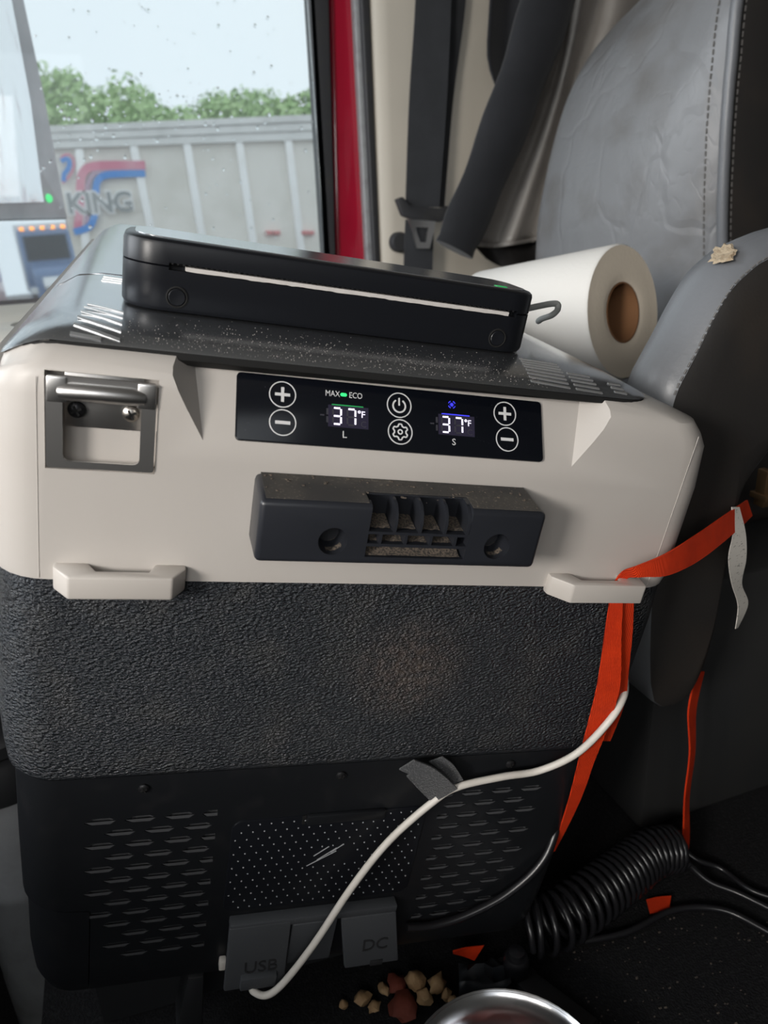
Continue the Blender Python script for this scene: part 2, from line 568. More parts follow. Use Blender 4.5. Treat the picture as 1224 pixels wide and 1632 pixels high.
def text_bm(s, size, th=0.0002, align='CENTER', bold=0.0):
    cu = bpy.data.curves.new('t', 'FONT')
    cu.body = s
    cu.size = size
    cu.align_x = align
    cu.align_y = 'CENTER'
    cu.extrude = th
    cu.offset = bold
    cu.resolution_u = 3
    ob = bpy.data.objects.new('t', cu)
    col.objects.link(ob)
    bpy.context.view_layer.update()
    me = bpy.data.meshes.new_from_object(ob.evaluated_get(bpy.context.evaluated_depsgraph_get()))
    bpy.data.objects.remove(ob)
    bpy.data.curves.remove(cu)
    bm = bmesh.new()
    bm.from_mesh(me)
    bpy.data.meshes.remove(me)
    return bm


def text(name, s, size, material, parent, mtx, th=0.0002):
    return finish(name, text_bm(s, size, th), material, parent, smooth=0, mtx=mtx)


def T(x, y, z):
    return Matrix.Translation((x, y, z))


def ribbon2d(bm, pts, w, z0, z1, closed=False):
    """flat stroke in xy of width w, thickness z0..z1"""
    P = [Vector((p[0], p[1])) for p in pts]
    n = len(P)
    rings = []
    for i in range(n):
        a = P[i - 1] if (i > 0 or closed) else P[i]
        b = P[(i + 1) % n] if (i < n - 1 or closed) else P[i]
        d = (b - a).normalized()
        nn = Vector((-d.y, d.x)) * w / 2
        p, q = P[i] + nn, P[i] - nn
        rings.append([(p.x, p.y, z0), (q.x, q.y, z0), (q.x, q.y, z1), (p.x, p.y, z1)])
    if closed:
        rings.append(rings[0])
    loft(bm, rings, not closed, not closed)
    if closed:
        bmesh.ops.remove_doubles(bm, verts=bm.verts, dist=1e-7)


def circ(cx, cy, r, n=32, a0=0.0, a1=2 * PI, inc=False):
    m = n + 1 if inc else n
    return [(cx + r * math.cos(a0 + (a1 - a0) * k / n), cy + r * math.sin(a0 + (a1 - a0) * k / n)) for k in range(m)]


# ================================================================== the cab (setting)
YW = 1.55      # plane of the passenger door's window
SILL = 0.497
bm = bmesh.new()
prism(bm, [(-0.13, -0.9), (1.6, -0.9), (1.6, 1.62), (-0.13, 1.62)], -0.04, 0.0, 'z')
prism(bm, [(-1.6, -0.9), (-0.13, -0.9), (-0.13, 1.62), (-1.6, 1.62)], -0.34, -0.30, 'z')
prism(bm, [(-0.15, -0.9), (-0.13, -0.9), (-0.13, 1.62), (-0.15, 1.62)], -0.31, -0.001, 'z')
fl = finish('floor', bm, 'carpet', smooth=0)
tag(fl, 'black carpeted cab floor strewn with crumbs', kind='structure')
tag(box('ceiling', -1.5, 1.6, -0.95, 1.62, 1.72, 1.76, 'headliner'), 'pale cloth headliner over the cab', kind='structure')
tag(box('wall_rear', 1.55, 1.6, -0.95, 1.62, -0.34, 1.74, 'dark_wall'), 'dark sleeper partition behind the seat', kind='structure')
# driver's side: door below the window, pillar behind it
bm = bmesh.new()
bm_box(bm, -1.5, 1.6, -0.97, -0.92, -0.34, 0.70)
bm_box(bm, 0.05, 1.6, -0.97, -0.92, 0.70, 1.74)
bm_box(bm, -1.5, 0.05, -0.97, -0.92, 1.40, 1.74)
tag(finish('wall_left', bm, 'headliner', smooth=0), "driver's door wall behind the camera", kind='structure')
bm = bmesh.new()
bm_box(bm, -1.6, -1.52, -0.95, 1.62, -0.34, 0.62, 0.01)
prism(bm, [(-1.53, 0.0), (-0.80, 0.0), (-0.74, 0.10), (-0.74, 0.52), (-0.80, 0.60), (-1.0, 0.66), (-1.53, 0.68)], -0.9, YW - 0.02, 'y')  # unseen dashboard, added to keep windscreen light off the lower cab
tag(finish('wall_front', bm, 'dark_wall'), 'firewall and added unseen dashboard block below the windscreen', kind='structure')

bm = bmesh.new()  # console added out of view to keep the floor and lower fridge dark
prism(bm, [(-0.76, 0.0), (-0.34, 0.0), (-0.34, 0.40), (-0.40, 0.48), (-0.60, 0.52), (-0.76, 0.54)], -0.50, 0.12, 'y', 0.02, 3)
tag(finish('added_console', bm, 'dark_wall'), 'dark console block added out of view to shade the floor', kind='structure')

# passenger door: inner trim with ledge, outer red skin, window frame
door = empty('door_1', (0, YW, 0), 'cream passenger door with ledge under the window', kind='structure')
xr = at(498, 100, YW).x
bm = bmesh.new()
prof = [(YW - 0.45, SILL - 0.06), (YW - 0.44, SILL - 0.012), (YW - 0.41, SILL - 0.002), (YW - 0.02, SILL), (YW + 0.01, SILL + 0.004), (YW + 0.03, SILL - 0.02), (YW + 0.03, -0.3), (YW - 0.30, -0.3), (YW - 0.36, SILL - 0.2)]
prism(bm, [(p[0] - YW, p[1]) for p in prof], -1.5, xr + 0.02, 'x', 0.004, 2)
dp = finish('door_panel', bm, 'door_trim', door)
# finger pocket pressed into the ledge
pc = atz(62, 512, SILL)
bm = bmesh.new()
lathe(bm, [(0.040, 0.03), (0.040, 0.0), (0.034, -0.006), (0.0005, -0.008)], 32, T(pc.x, pc.y - YW, SILL) @ Matrix.Diagonal((1.0, 1.5, 1, 1)), True, True)
boolean(dp, [cutter(bm, door)])
bm = bmesh.new()
prism(bm, [(-1.5, -0.9), (xr + 0.05, -0.9), (xr + 0.05, SILL - 0.01), (-1.5, SILL - 0.01)], 0.05, 0.09, 'y')
finish('outer_skin', bm, 'red_paint', door)
win = empty('window_1', (0, YW, 0), 'rain-spotted passenger door window', kind='structure')
box('pane', -1.45, xr + 0.004, 0.018, 0.022, SILL - 0.03, 1.66, 'window_glass', win)
bm = bmesh.new()
t = bmesh.new()
bmesh.ops.create_icosphere(t, subdivisions=1, radius=1.0)
tv = [v.co.copy() for v in t.verts]; tf = [[v.index for v in f.verts] for f in t.faces]
t.free()
for k in range(230):
    if k < 110:
        px, py = random.uniform(90, 500), random.uniform(150, 230)
    else:
        px, py = random.uniform(50, 500), random.uniform(0, 380)
    p = at(px, py, YW + 0.018)
    s = random.choice((0.0012, 0.0016, 0.002, 0.0026, 0.0034))
    vs = [bm.verts.new((p.x + c.x * s, 0.018 + c.y * s * 0.45, p.z + c.z * s * random.uniform(1.0, 1.25))) for c in tv]
    for f in tf:
        bm.faces.new([vs[i] for i in f])
finish('raindrops', bm, 'rain_drop', win, kind='stuff')

# door frame and pillar strips, front to rear


def strip(name, px0, px1, y0, y1, material, label, bevel=0.004, zt=1.7, z0=-0.3):
    """upright strip between the pixel columns read at the top and near the bottom of the pillar"""
    (a0, a1), (b0, b1) = px0, px1
    A0 = at(a0, 0, y0); A1 = at(a1, 395, y0); B0 = at(b0, 0, y0); B1 = at(b1, 395, y0)

    def X(P, Q, z):
        return P.x + (Q.x - P.x) * (z - P.z) / (Q.z - P.z)
    bm = bmesh.new()
    ra = [(X(A0, A1, z0), y0, z0), (X(B0, B1, z0), y0, z0), (X(B0, B1, z0), y1, z0), (X(A0, A1, z0), y1, z0)]
    rb = [(X(A0, A1, zt), y0, zt), (X(B0, B1, zt), y0, zt), (X(B0, B1, zt), y1, zt), (X(A0, A1, zt), y1, zt)]
    loft(bm, [ra, rb])
    bmesh.ops.recalc_face_normals(bm, faces=bm.faces)
    bmesh.ops.bevel(bm, geom=list(bm.edges), offset=bevel, segments=3, profile=0.5, affect='EDGES')
    return tag(finish(name, bm, material), label, kind='structure')


strip('trim_1', (498, 522), (525, 535), YW - 0.005, YW + 0.06, 'rubber', 'black rubber window frame beside the red door edge')
strip('trim_2', (522, 532), (572, 592), YW + 0.02, YW + 0.14, 'red_paint', 'red painted door edge between rubber seals', 0.012)
strip('trim_3', (564, 584), (577, 597), YW + 0.0, YW + 0.03, 'grey_seal', 'thin grey door seal beside the red door edge', 0.004)
strip('trim_4', (575, 595), (590, 606), YW - 0.012, YW + 0.03, 'rubber', 'black rubber door seal beside the beige trim', 0.005)
# beige trim panel behind the door
x0t = at(588, 0, YW).x; x0b = at(604, 395, YW).x
bm = bmesh.new()
sec = [(0.0, 0.03), (0.0, -0.008), (0.010, -0.018), (0.03, -0.022), (0.20, -0.03), (1.1, -0.03), (1.1, 0.03)]
rings = []
for z in (-0.3, 1.72):
    zz = at(588, 0, YW).z; zb = at(604, 395, YW).z
    xx = x0t + (x0b - x0t) * (z - zz) / (zb - zz)
    rings.append([(xx + a, YW + b, z) for a, b in sec])
loft(bm, rings)
tag(finish('wall_right', bm, 'beige_trim', smooth=50), 'beige cab side trim behind the seat belt', kind='structure')
bm = bmesh.new()
prism(bm, [(at(560, 200, YW).x + 0.03, -0.9), (4.5, -0.9), (4.5, 1.75), (at(560, 200, YW).x + 0.03, 1.75)], YW + 0.05, YW + 0.09, 'y')
tag(finish('trim_5', bm, 'red_paint'), 'red outer skin of the sleeper cab', kind='structure')
bm = bmesh.new()
prism(bm, [(-1.5, 1.66), (xr + 0.05, 1.66), (xr + 0.05, 1.75), (-1.5, 1.75)], YW - 0.02, YW + 0.09, 'y')
tag(finish('trim_6', bm, 'headliner'), 'header trim above the passenger window', kind='structure')

# ================================================================== the fridge
F = empty('portable_fridge', FR, 'cream and black dual-zone portable fridge with lit control panel', 'fridge')


def ring(x0, x1, y0, y1, z, rf, rb=0.03, n=7):
    return [(p[0], p[1], z) for p in rrect(x0, x1, y0, y1, rf, rb, n)]


DEEP = 0.66


def bend(r, k=1.0):
    """let the top run down over the rounded left shoulder"""
    return [(x, y, z - k * (0.012 * max(0.0, (-0.176 - x) / 0.028) ** 2)) for x, y, z in r]


# cream upper shell
bm = bmesh.new()
loft(bm, [ring(-0.212, 0.212, 0.0, DEEP, 0.0, 0.030),
          ring(-0.214, 0.214, 0.0, DEEP, 0.006, 0.030),
          ring(-0.214, 0.213, 0.0, DEEP, 0.070, 0.030),
          ring(-0.213, 0.209, 0.0, DEEP, 0.098, 0.030),
          ring(-0.2115, 0.203, 0.0004, DEEP - 0.002, 0.106, 0.029),
          bend(ring(-0.2088, 0.195, 0.0020, DEEP - 0.004, 0.1135, 0.027), 0.6),
          bend(ring(-0.2068, 0.183, 0.0050, DEEP - 0.008, 0.1168, 0.027)),
          bend(ring(-0.2050, 0.163, 0.0120, DEEP - 0.015, 0.1215, 0.027))])
shell = finish('upper_shell', bm, 'cream_plastic', F)
# scoop for the control panel
zb, zt = 0.0795, 0.140
sl = 0.0197 / (0.1136 - 0.083)


def scy(z):
    return (z - 0.0835) * sl + 0.0003


bmc = hull_bm([(-0.1085, -0.002, zb - 0.001), (0.1035, -0.002, zb - 0.001),
               (-0.1085, scy(zb), zb), (0.1035, scy(zb), zb),
               (-0.1185, scy(zt), zt), (0.116, scy(zt), zt),
               (-0.143, -0.002, zt), (0.141, -0.002, zt),
               (-0.143, -0.03, zt), (0.141, -0.03, zt), (-0.1085, -0.03, zb - 0.001), (0.1035, -0.03, zb - 0.001)])
cs = [cutter(bmc, F)]
# latch recess
bmc = bmesh.new()
lx0, lx1, lz0, lz1 = -0.1825, -0.1315, 0.0618, 0.1102
bm_box(bmc, lx0, lx1, -0.02, 0.010, lz0, lz1)
cs.append(cutter(bmc, F))
boolean(shell, cs)

for xs_m in (-0.186, 0.186):
    tube('mould_line', [(xs_m, 0.0001, 0.001), (xs_m, 0.0001, 0.107)], 0.00022, 'cream_plastic', F, 5)

# dark pebbled body
bm = bmesh.new()
loft(bm, [ring(-0.208, 0.208, 0.001, DEEP, 0.0004, 0.028),
          ring(-0.211, 0.211, 0.0005, DEEP, -0.004, 0.029),
          ring(-0.213, 0.213, 0.0, DEEP, -0.03, 0.030),
          ring(-0.213, 0.213, 0.0, DEEP, -0.090, 0.030),
          ring(-0.211, 0.211, 0.0, DEEP, -0.120, 0.030),
          ring(-0.209, 0.209, 0.0005, DEEP - 0.002, -0.134, 0.029),
          ring(-0.206, 0.206, 0.0025, DEEP - 0.003, -0.1385, 0.028),
          ring(-0.203, 0.203, 0.006, DEEP - 0.006, -0.1402, 0.026)])
finish('insulated_body', bm, 'pebbled_plastic', F)

# lower vent panel
bm = bmesh.new()
PY = 0.003
loft(bm, [ring(-0.2055, 0.2055, PY, DEEP - 0.004, -0.1395, 0.028),
          ring(-0.2045, 0.2045, PY, DEEP - 0.004, -0.20, 0.028),
          ring(-0.2015, 0.2015, PY, DEEP - 0.004, -0.30, 0.028),
          ring(-0.199, 0.199, PY + 0.0005, DEEP - 0.006, -0.325, 0.028),
          ring(-0.195, 0.195, PY + 0.003, DEEP - 0.008, -0.336, 0.026),
          ring(-0.186, 0.186, PY + 0.010, DEEP - 0.012, -0.342, 0.022)])
vent = finish('vent_panel', bm, 'black_plastic', F)
bmc = bmesh.new()


def hexhole(bm, xa, xb, zc, h, lip):
    """elongated six-sided louvre hole, clipped to xa..xb"""
    poly = [(xa, zc - 0.0002), (xa + lip[0], zc - h / 2), (xb - lip[1], zc - h / 2), (xb, zc + 0.0004), (xb - lip[1], zc + h / 2), (xa + lip[0], zc + h / 2)]
    prism(bm, poly, -0.01, PY + 0.011, 'y')
    LOUV.append((xa, xb, zc, h, lip))


LOUV = []
PITCH, ROWS, RZ = 0.0240, 13, 0.01045
for side in (-1, 1):
    for rw in range(ROWS):
        zc = -0.1750 - rw * RZ
        odd = rw % 2
        for c in range(4):
            xa = -0.1636 + c * PITCH + (PITCH / 2 if odd else 0)
            xb = xa + 0.0195
            if c == 3 and odd:
                continue
            if rw in (10, 12) and c == 0:
                continue
            if rw == 11 and c == 3:
                continue
            l0, l1 = 0.005, 0.004
            if xb > -0.0815:
                xb = -0.0815; l1 = 0.0003
            if xb - xa < 0.004:
                continue
            if side < 0:
                hexhole(bmc, xa, xb, zc, 0.0058, (min(l0, (xb - xa) * 0.3), l1))
            else:
                m0, m1 = -0.005 - xb, -0.005 - xa
                hexhole(bmc, m0, m1, zc, 0.0054, (l1, min(l0, (xb - xa) * 0.3)))
cs = [cutter(bmc, F)]
# corner block seam (lower left) and service door recess
bmc = bmesh.new()
prism(bmc, [(-0.23, -0.2445), (-0.1585, -0.2535), (-0.1585, -0.36), (-0.23, -0.36)], -0.02, 0.05, 'y')
cs.append(cutter(bmc, F))
boolean(vent, cs)
# a fin added to look lit, on the floor of every louvre hole; alike fins share their mesh
fins = {}
for xa, xb, zc, h, lip in LOUV:
    key = (round(xb - xa, 4), round(lip[0], 4), round(lip[1], 4))
    if key not in fins:
        w = xb - xa
        bm = bmesh.new()
        z0 = -h / 2
        fr_ = [(0.0006, -0.0003), (lip[0], z0 + 0.0001), (w - lip[1], z0 + 0.0001), (w - 0.0003, -0.0002)]
        a = [bm.verts.new((x, PY + 0.0006, z)) for x, z in fr_]
        b = [bm.verts.new((x, PY + 0.0095, z + (0.0022 if 0 < k < 3 else 0.0008))) for k, (x, z) in enumerate(fr_)]
        for k in range(3):
            bm.faces.new((a[k], a[k + 1], b[k + 1], b[k]))
        bm.faces.new(list(reversed(a)))
        tmp = finish('louvre', bm, 'louvre_lit', vent, smooth=0)
        fins[key] = tmp.data
        fin = tmp
    else:
        fin = bpy.data.objects.new('louvre', fins[key])
        col.objects.link(fin)
        fin.parent = vent
    fin.location = (xa, 0, zc)
bm = bmesh.new()
prof = [(-0.2535, -0.2445), (-0.30, -0.30), (-0.325, -0.325)]
cr = [ring(-0.2005, 0.19, PY + 0.0003, DEEP - 0.006, -0.2450, 0.028), ring(-0.1995, 0.19, PY + 0.0003, DEEP - 0.006, -0.30, 0.028),
      ring(-0.1970, 0.19, PY + 0.0008, DEEP - 0.006, -0.325, 0.028), ring(-0.193, 0.19, PY + 0.0033, DEEP - 0.008, -0.336, 0.026), ring(-0.184, 0.186, PY + 0.010, DEEP - 0.012, -0.342, 0.022)]
loft(bm, cr)
cb = finish('corner_panel', bm, 'black_plastic', F)
bmc = bmesh.new()
prism(bmc, [(-0.23, -0.2457), (-0.1592, -0.2547), (-0.1592, -0.36), (-0.23, -0.36)], -0.02, 0.05, 'y')
c2 = cutter(bmc, F)
boolean(cb, [c2], 'INTERSECT')

# service door with dots
bm = bmesh.new()
sd = rrect(-0.0715, 0.0665, -0.2690, -0.1830, 0.008, 0.008, 5)
prism(bm, sd, PY - 0.0012, PY + 0.004, 'y', 0.0006, 2)
sdoor = finish('service_door', bm, 'cover_black', F)
sdoor['label'] = 'glossy black service cover with white dots'
bm = bmesh.new()
for r in range(13):
    for c in range(19):
        x = -0.0685 + c * 0.0077 + (0.0036 if r % 2 else 0)
        z = -0.1868 - r * 0.0065
        if abs(x - 0.001) < 0.016 and abs(z + 0.2225) < 0.009:
            continue
        if x > 0.0645:
            continue
        if (x < -0.064 or x > 0.059) and (z > -0.189 or z < -0.263):
            continue
        if z > -0.1905 and -0.022 < x < 0.034:
            continue
        q = circ(x, z, 0.00052, 6)
        prism(bm, q, PY - 0.0016, PY - 0.001, 'y')
finish('white_dots', bm, 'print_grey', sdoor, smooth=0, kind='stuff')
for (x0, z0, x1, z1) in ((-0.012, -0.2215, -0.002, -0.2135), (-0.009, -0.2255, 0.004, -0.2155), (-0.016, -0.2305, 0.004, -0.2185), (0.000, -0.2195, 0.008, -0.2130)):
    bm = bmesh.new()
    ribbon2d(bm, [(x0, z0), (x1, z1)], 0.0006, 0, 0.0003)
    finish('logo_stroke', bm, 'print_grey', sdoor, smooth=0, mtx=Matrix(((1, 0, 0, 0), (0, 0, -1, PY - 0.0013), (0, 1, 0, 0), (0, 0, 0, 1))))
box('pull_tab', -0.0215, 0.0345, PY - 0.0035, PY, -0.1895, -0.1815, 'black_plastic', sdoor, 0.0012)
box('tab_gap', -0.0245, -0.0218, PY - 0.0014, PY, -0.1900, -0.1830, 'gap_black', sdoor)


def screw(x, y, z, r, parent, material, rotm=None):
    M = T(x, y, z) @ Matrix.Rotation(PI / 2, 4, 'X')
    bm = bmesh.new()
    lathe(bm, [(r, 0), (r * 0.95, r * 0.25), (r * 0.6, r * 0.5), (r * 0.001, r * 0.6)], 20, None, True, True)
    s = finish('screw', bm, material, parent, mtx=M)
    bm = bmesh.new()
    for a in (0.5, 0.5 + PI / 2):
        bm_box(bm, -r * 0.62, r * 0.62, -r * 0.13, r * 0.13, r * 0.35, r * 0.66, mtx=Matrix.Rotation(a, 4, 'Z'))
    finish('cross_slot', bm, 'gap_black', s, smooth=0)
    return s


for x in (-0.1288, -0.0025, 0.1239):
    screw(x, PY - 0.0004, -0.1492, 0.0034, F, 'dark_screw')
    bm = bmesh.new()

# rubber port flaps under the service door
def flap(name, x0, x1, z0, z1, tilt, label, word=None, wx=0, wz=0, yb=-0.004, skew=0.0):
    zt_ = z1
    M = T((x0 + x1) / 2, yb, zt_) @ Matrix.Rotation(tilt, 4, 'X')
    w = (x1 - x0) / 2; h = z1 - z0
    bm = bmesh.new()
    prism(bm, [(-w, 0), (w, 0), (w + skew, -h), (-w + skew, -h)], -0.0022, 0.0022, 'y', 0.0012, 3)
    f = finish(name, bm, 'rubber_flap', F, mtx=M)
    f['label'] = label
    if word:
        text('embossed_lettering', word, 0.0145, 'embossed', f, T(wx, -0.0024, wz) @ Matrix.Rotation(PI / 2, 4, 'X'), 0.0004)
    return f


fu = flap('port_flap', -0.0665, -0.0225, -0.3330, -0.2760, math.radians(-7), 'grey rubber flap lettered USB', 'USB', 0.003, -0.038)
fm = flap('port_flap', -0.0210, 0.0125, -0.3240, -0.2800, math.radians(2), 'grey rubber middle flap', None)
fd = flap('port_flap', 0.0150, 0.0580, -0.3270, -0.2800, math.radians(-9), 'grey rubber flap lettered DC', 'DC', 0.008, -0.028, -0.004, 0.008)
box('flap_strip', -0.066, 0.058, -0.006, PY, -0.2800, -0.2735, 'rubber_flap', F, 0.001)
box('port_tongue', 0.006, 0.016, -0.0032, 0.0, -0.0470, -0.0425, 'embossed', fd, 0.0004)
box('white_plug', -0.0700, -0.0650, -0.003, 0.003, -0.3240, -0.3150, 'white_cable', F, 0.001)
# rubber foot
bm = bmesh.new()
for xf in (-0.085,):
    prism(bm, [(xf - 0.006, -0.338), (xf + 0.006, -0.338), (xf + 0.009, -0.40), (xf - 0.011, -0.40)], 0.004, 0.03, 'y', 0.002, 2)
finish('foot', bm, 'bin_dark', F)

# lids
def lidpart(name, y0, y1, front, back):
    rf = 0.025 if front else 0.002
    rb_ = 0.025 if back else 0.002

    def rg(xa, xb, iy, z):
        return bend(ring(xa, xb, y0 + (iy if front else min(iy, 0.002)), y1 - (iy if back else min(iy, 0.002)), z, rf, rb_))
    bm = bmesh.new()
    loft(bm, [rg(-0.2050, 0.159, 0.002, 0.1212), rg(-0.2068, 0.161, 0.0, 0.1226), rg(-0.2060, 0.1600, 0.0010, 0.1238), rg(-0.198, 0.152, 0.010, 0.1268),
              rg(-0.185, 0.143, 0.022, 0.1298), rg(-0.170, 0.132, 0.036, 0.1317), rg(-0.150, 0.120, 0.048, 0.1322)])
    return finish(name, bm, 'lid_plastic', F, smooth=50)


lid1 = lidpart('front_lid', 0.0122, 0.178, True, False)
lid2 = lidpart('rear_lid', 0.1805, DEEP - 0.016, False, True)
bm = bmesh.new()
loft(bm, [bend(ring(-0.203, 0.1600, 0.0108, DEEP - 0.013, 0.1190, 0.026)), bend(ring(-0.203, 0.1600, 0.0110, DEEP - 0.013, 0.1222, 0.026))])
finish('lid_gasket', bm, 'gap_black', F)
bpy.context.view_layer.update()


def interp(v, tab):
    for (a, za), (b, zb_) in zip(tab[:-1], tab[1:]):
        if a <= v <= b:
            return za + (zb_ - za) * (v - a) / (b - a)
    return tab[-1][1] if v > tab[-1][0] else tab[0][1]


def lidz(x, y):
    """height of the lid's crowned surface"""
    lev = (0.1226, 0.1238, 0.1268, 0.1298, 0.1317, 0.1322)
    zy = interp(y - 0.0122, list(zip((0.0, 0.001, 0.010, 0.022, 0.036, 0.048), lev)))
    zr = interp(0.161 - x, list(zip((0.0, 0.001, 0.009, 0.018, 0.029, 0.041), lev)))
    zl = interp(x + 0.2035, list(zip((0.0, 0.0005, 0.0075, 0.0185, 0.0335, 0.0535), lev)))
    return min(zy, zr, zl)


def lid_rib(x0, y0, x1, y1, w):
    L = []; R = []
    for k in range(7):
        x = x0 + (x1 - x0) * k / 6; y = y0 + (y1 - y0) * k / 6
        L.append(Vector((x, y - w, lidz(x, y - w) + 0.0002)))
        R.append(Vector((x, y + w, lidz(x, y + w) + 0.0002)))
    ribbon('lid_rib', L, R, 'lid_rib', lid1, 0.0006, 1)


for k in range(6):
    lid_rib(-0.1690 - 0.0008 * k, 0.0605 - 0.0088 * k, -0.1505 if k < 5 else -0.159, max(0.0485 - 0.0084 * k, 0.0142), 0.0013)
for k in range(3):
    lid_rib(-0.1680, 0.1650 - 0.0090 * k, -0.1560, 0.1625 - 0.0090 * k, 0.0012)
for k in range(8):
    y_ = 0.0505 - 0.0045 * k
    lid_rib(0.0800 - 0.0008 * k, y_, 0.1045 - 0.0008 * k, y_ - 0.0032, 0.0008)
    if k > 2:
        lid_rib(0.1065 - 0.0005 * k, y_ - 0.0034, 0.1200, y_ - 0.0050, 0.0008)
    if 4 < k < 8:
        lid_rib(0.1300, y_ - 0.002, 0.1380, y_ - 0.003, 0.0008)

bm = bmesh.new()
for k in range(900):
    x = random.uniform(-0.150, 0.085)
    y = 0.0135 + abs(random.gauss(0, 0.5)) * 0.030
    if y > 0.058:
        continue
    z = lidz(x, y)
    q = random.choice((0.00008, 0.00010, 0.00014, 0.0002))
    bm_box(bm, x - q, x + q, y - q, y + q, z - 0.00005, z + q)
finish('dust_specks', bm, 'lid_dust', lid1, smooth=0, kind='stuff')

# steel latch
lm = empty('latch', None)
lm.parent = F
bm = bmesh.new()
cxl, czl = (lx0 + lx1) / 2, (lz0 + lz1) / 2
# plate with window: outer outline slightly tapered, built as frame loft
def frame_outline(x0, x1, z0, z1, r, n=4):
    return rrect(x0, x1, z0, z1, r, r, n)


outer = frame_outline(lx0 + 0.0006, lx1 - 0.0008, lz0 + 0.0012, lz1 - 0.0015, 0.0015)
inner = frame_outline(-0.1745, -0.1392, 0.0665, 0.0985, 0.003)
rings = [[(p[0], 0.0005, p[1]) for p in outer], [(p[0], -0.0012, p[1]) for p in outer], [(p[0], -0.0012, p[1]) for p in inner], [(p[0], 0.0005, p[1]) for p in inner]]
rings.append(rings[0])
loft(bm, rings, False, False)
bmesh.ops.remove_doubles(bm, verts=bm.verts, dist=1e-7)
lp = finish('latch_plate', bm, 'steel', lm)
tube('hinge_bar', [(-0.1755, 0.0005, 0.1010), (-0.1700, -0.0012, 0.1016), (-0.1440, -0.0012, 0.1016), (-0.1385, 0.0005, 0.1010)], lambda t: 0.0044 if 0.1 < t < 0.9 else 0.0040, 'steel', lp, 14)
box('hinge_shoulder', -0.1815, -0.1725, -0.0022, 0.001, 0.0960, 0.1085, 'steel', lp, 0.0009)
box('hinge_shoulder', -0.1412, -0.1325, -0.0022, 0.001, 0.0960, 0.1085, 'steel', lp, 0.0009)
box('keeper_plate', -0.1745, -0.1385, 0.0075, 0.0095, 0.0815, 0.1085, 'steel', lm, 0.0004)
screw(-0.1690, 0.0070, 0.0905, 0.0042, lm, 'dark_screw')
screw(-0.1440, 0.0070, 0.0905, 0.0042, lm, 'screw_steel')
box('recess_back', lx0 + 0.0002, lx1 - 0.0002, 0.0094, 0.0099, lz0 + 0.0002, 0.0815, 'cream_plastic', lm)

# control panel
V = Vector((0, 0.0200, 0.0306)).normalized()
N = Vector((1, 0, 0)).cross(V)
PM = Matrix(((1, 0, 0, 0), (0, V.y, N.y, -0.0003), (0, V.z, N.z, 0.083), (0, 0, 0, 1)))
bm = bmesh.new()
prism(bm, rrect(-0.0933, 0.0843, 0.0002, 0.0366, 0.0025, 0.0025, 5), -0.0012, 0.0009, 'z', 0.0004, 2)
cp = finish('control_panel', bm, 'panel_gloss', F, mtx=PM)
cp['label'] = 'glossy black control panel with two lit temperature readouts'
Z0, Z1 = 0.0009, 0.0011


def pr(name, bm, m='print_white'):
    return finish(name, bm, m, cp, smooth=0)


def ring_icon(bm, x, y, r=0.0069, w=0.0006):
    ribbon2d(bm, circ(x, y, r, 40), w, Z0, Z1, True)


for x, y in ((-0.0693, 0.0264), (0.0602, 0.0272)):
    bm = bmesh.new(); ring_icon(bm, x, y)
    bm_box(bm, x - 0.0040, x + 0.0040, y - 0.0008, y + 0.0008, Z0, Z1)
    bm_box(bm, x - 0.0008, x + 0.0008, y - 0.0040, y + 0.0040, Z0, Z1 + 0.00004)
    pr('plus_button', bm)
for x, y in ((-0.0690, 0.0112), (0.0612, 0.0120)):
    bm = bmesh.new(); ring_icon(bm, x, y)
    bm_box(bm, x - 0.0040, x + 0.0040, y - 0.0009, y + 0.0009, Z0, Z1)
    pr('minus_button', bm)
bm = bmesh.new(); ring_icon(bm, -0.0045, 0.0264)
ribbon2d(bm, circ(-0.0045, 0.0260, 0.0036, 24, PI / 2 + 0.55, PI / 2 + 2 * PI - 0.55, True), 0.0009, Z0, Z1)
bm_box(bm, -0.00495, -0.00405, 0.0262, 0.0306, Z0, Z1)
pr('power_button', bm)
bm = bmesh.new(); ring_icon(bm, -0.0040, 0.0113)
gp = []
for k in range(8 * 6):
    a = 2 * PI * k / 48 + PI / 8
    ph = (k % 6)
    gp.append((-0.0040 + math.cos(a) * (0.0044 if ph in (2, 3, 4) else 0.0034), 0.0113 + math.sin(a) * (0.0044 if ph in (2, 3, 4) else 0.0034)))
gp = [(-0.0040 + math.cos(2 * PI * k / 72) * (0.0039 + 0.00055 * math.tanh(3 * math.cos(6 * 2 * PI * k / 72 + PI))), 0.0113 + math.sin(2 * PI * k / 72) * (0.0039 + 0.00055 * math.tanh(3 * math.cos(6 * 2 * PI * k / 72 + PI)))) for k in range(72)]
ribbon2d(bm, gp, 0.0008, Z0, Z1, True)
ribbon2d(bm, circ(-0.0040, 0.0113, 0.0012, 20), 0.0007, Z0, Z1, True)
pr('settings_button', bm)
text('mode_lettering', 'MAX', 0.0046, 'print_white', cp, T(-0.0423, 0.0294, Z0) @ Matrix.Diagonal((0.82, 1, 1, 1)), 0.0001)
text('mode_lettering', 'ECO', 0.0046, 'print_white', cp, T(-0.0294, 0.0294, Z0) @ Matrix.Diagonal((0.82, 1, 1, 1)), 0.0001)
bm = bmesh.new(); prism(bm, rrect(-0.0380, -0.0344, 0.0285, 0.0303, 0.0009, 0.0009, 4), Z0, Z1, 'z'); pr('mode_lamp', bm, 'led_green')
text('zone_letter', 'L', 0.0054, 'print_white', cp, T(-0.0356, 0.0072, Z0), 0.0001)
text('zone_letter', 'S', 0.0054, 'print_white', cp, T(0.0279, 0.0078, Z0), 0.0001)
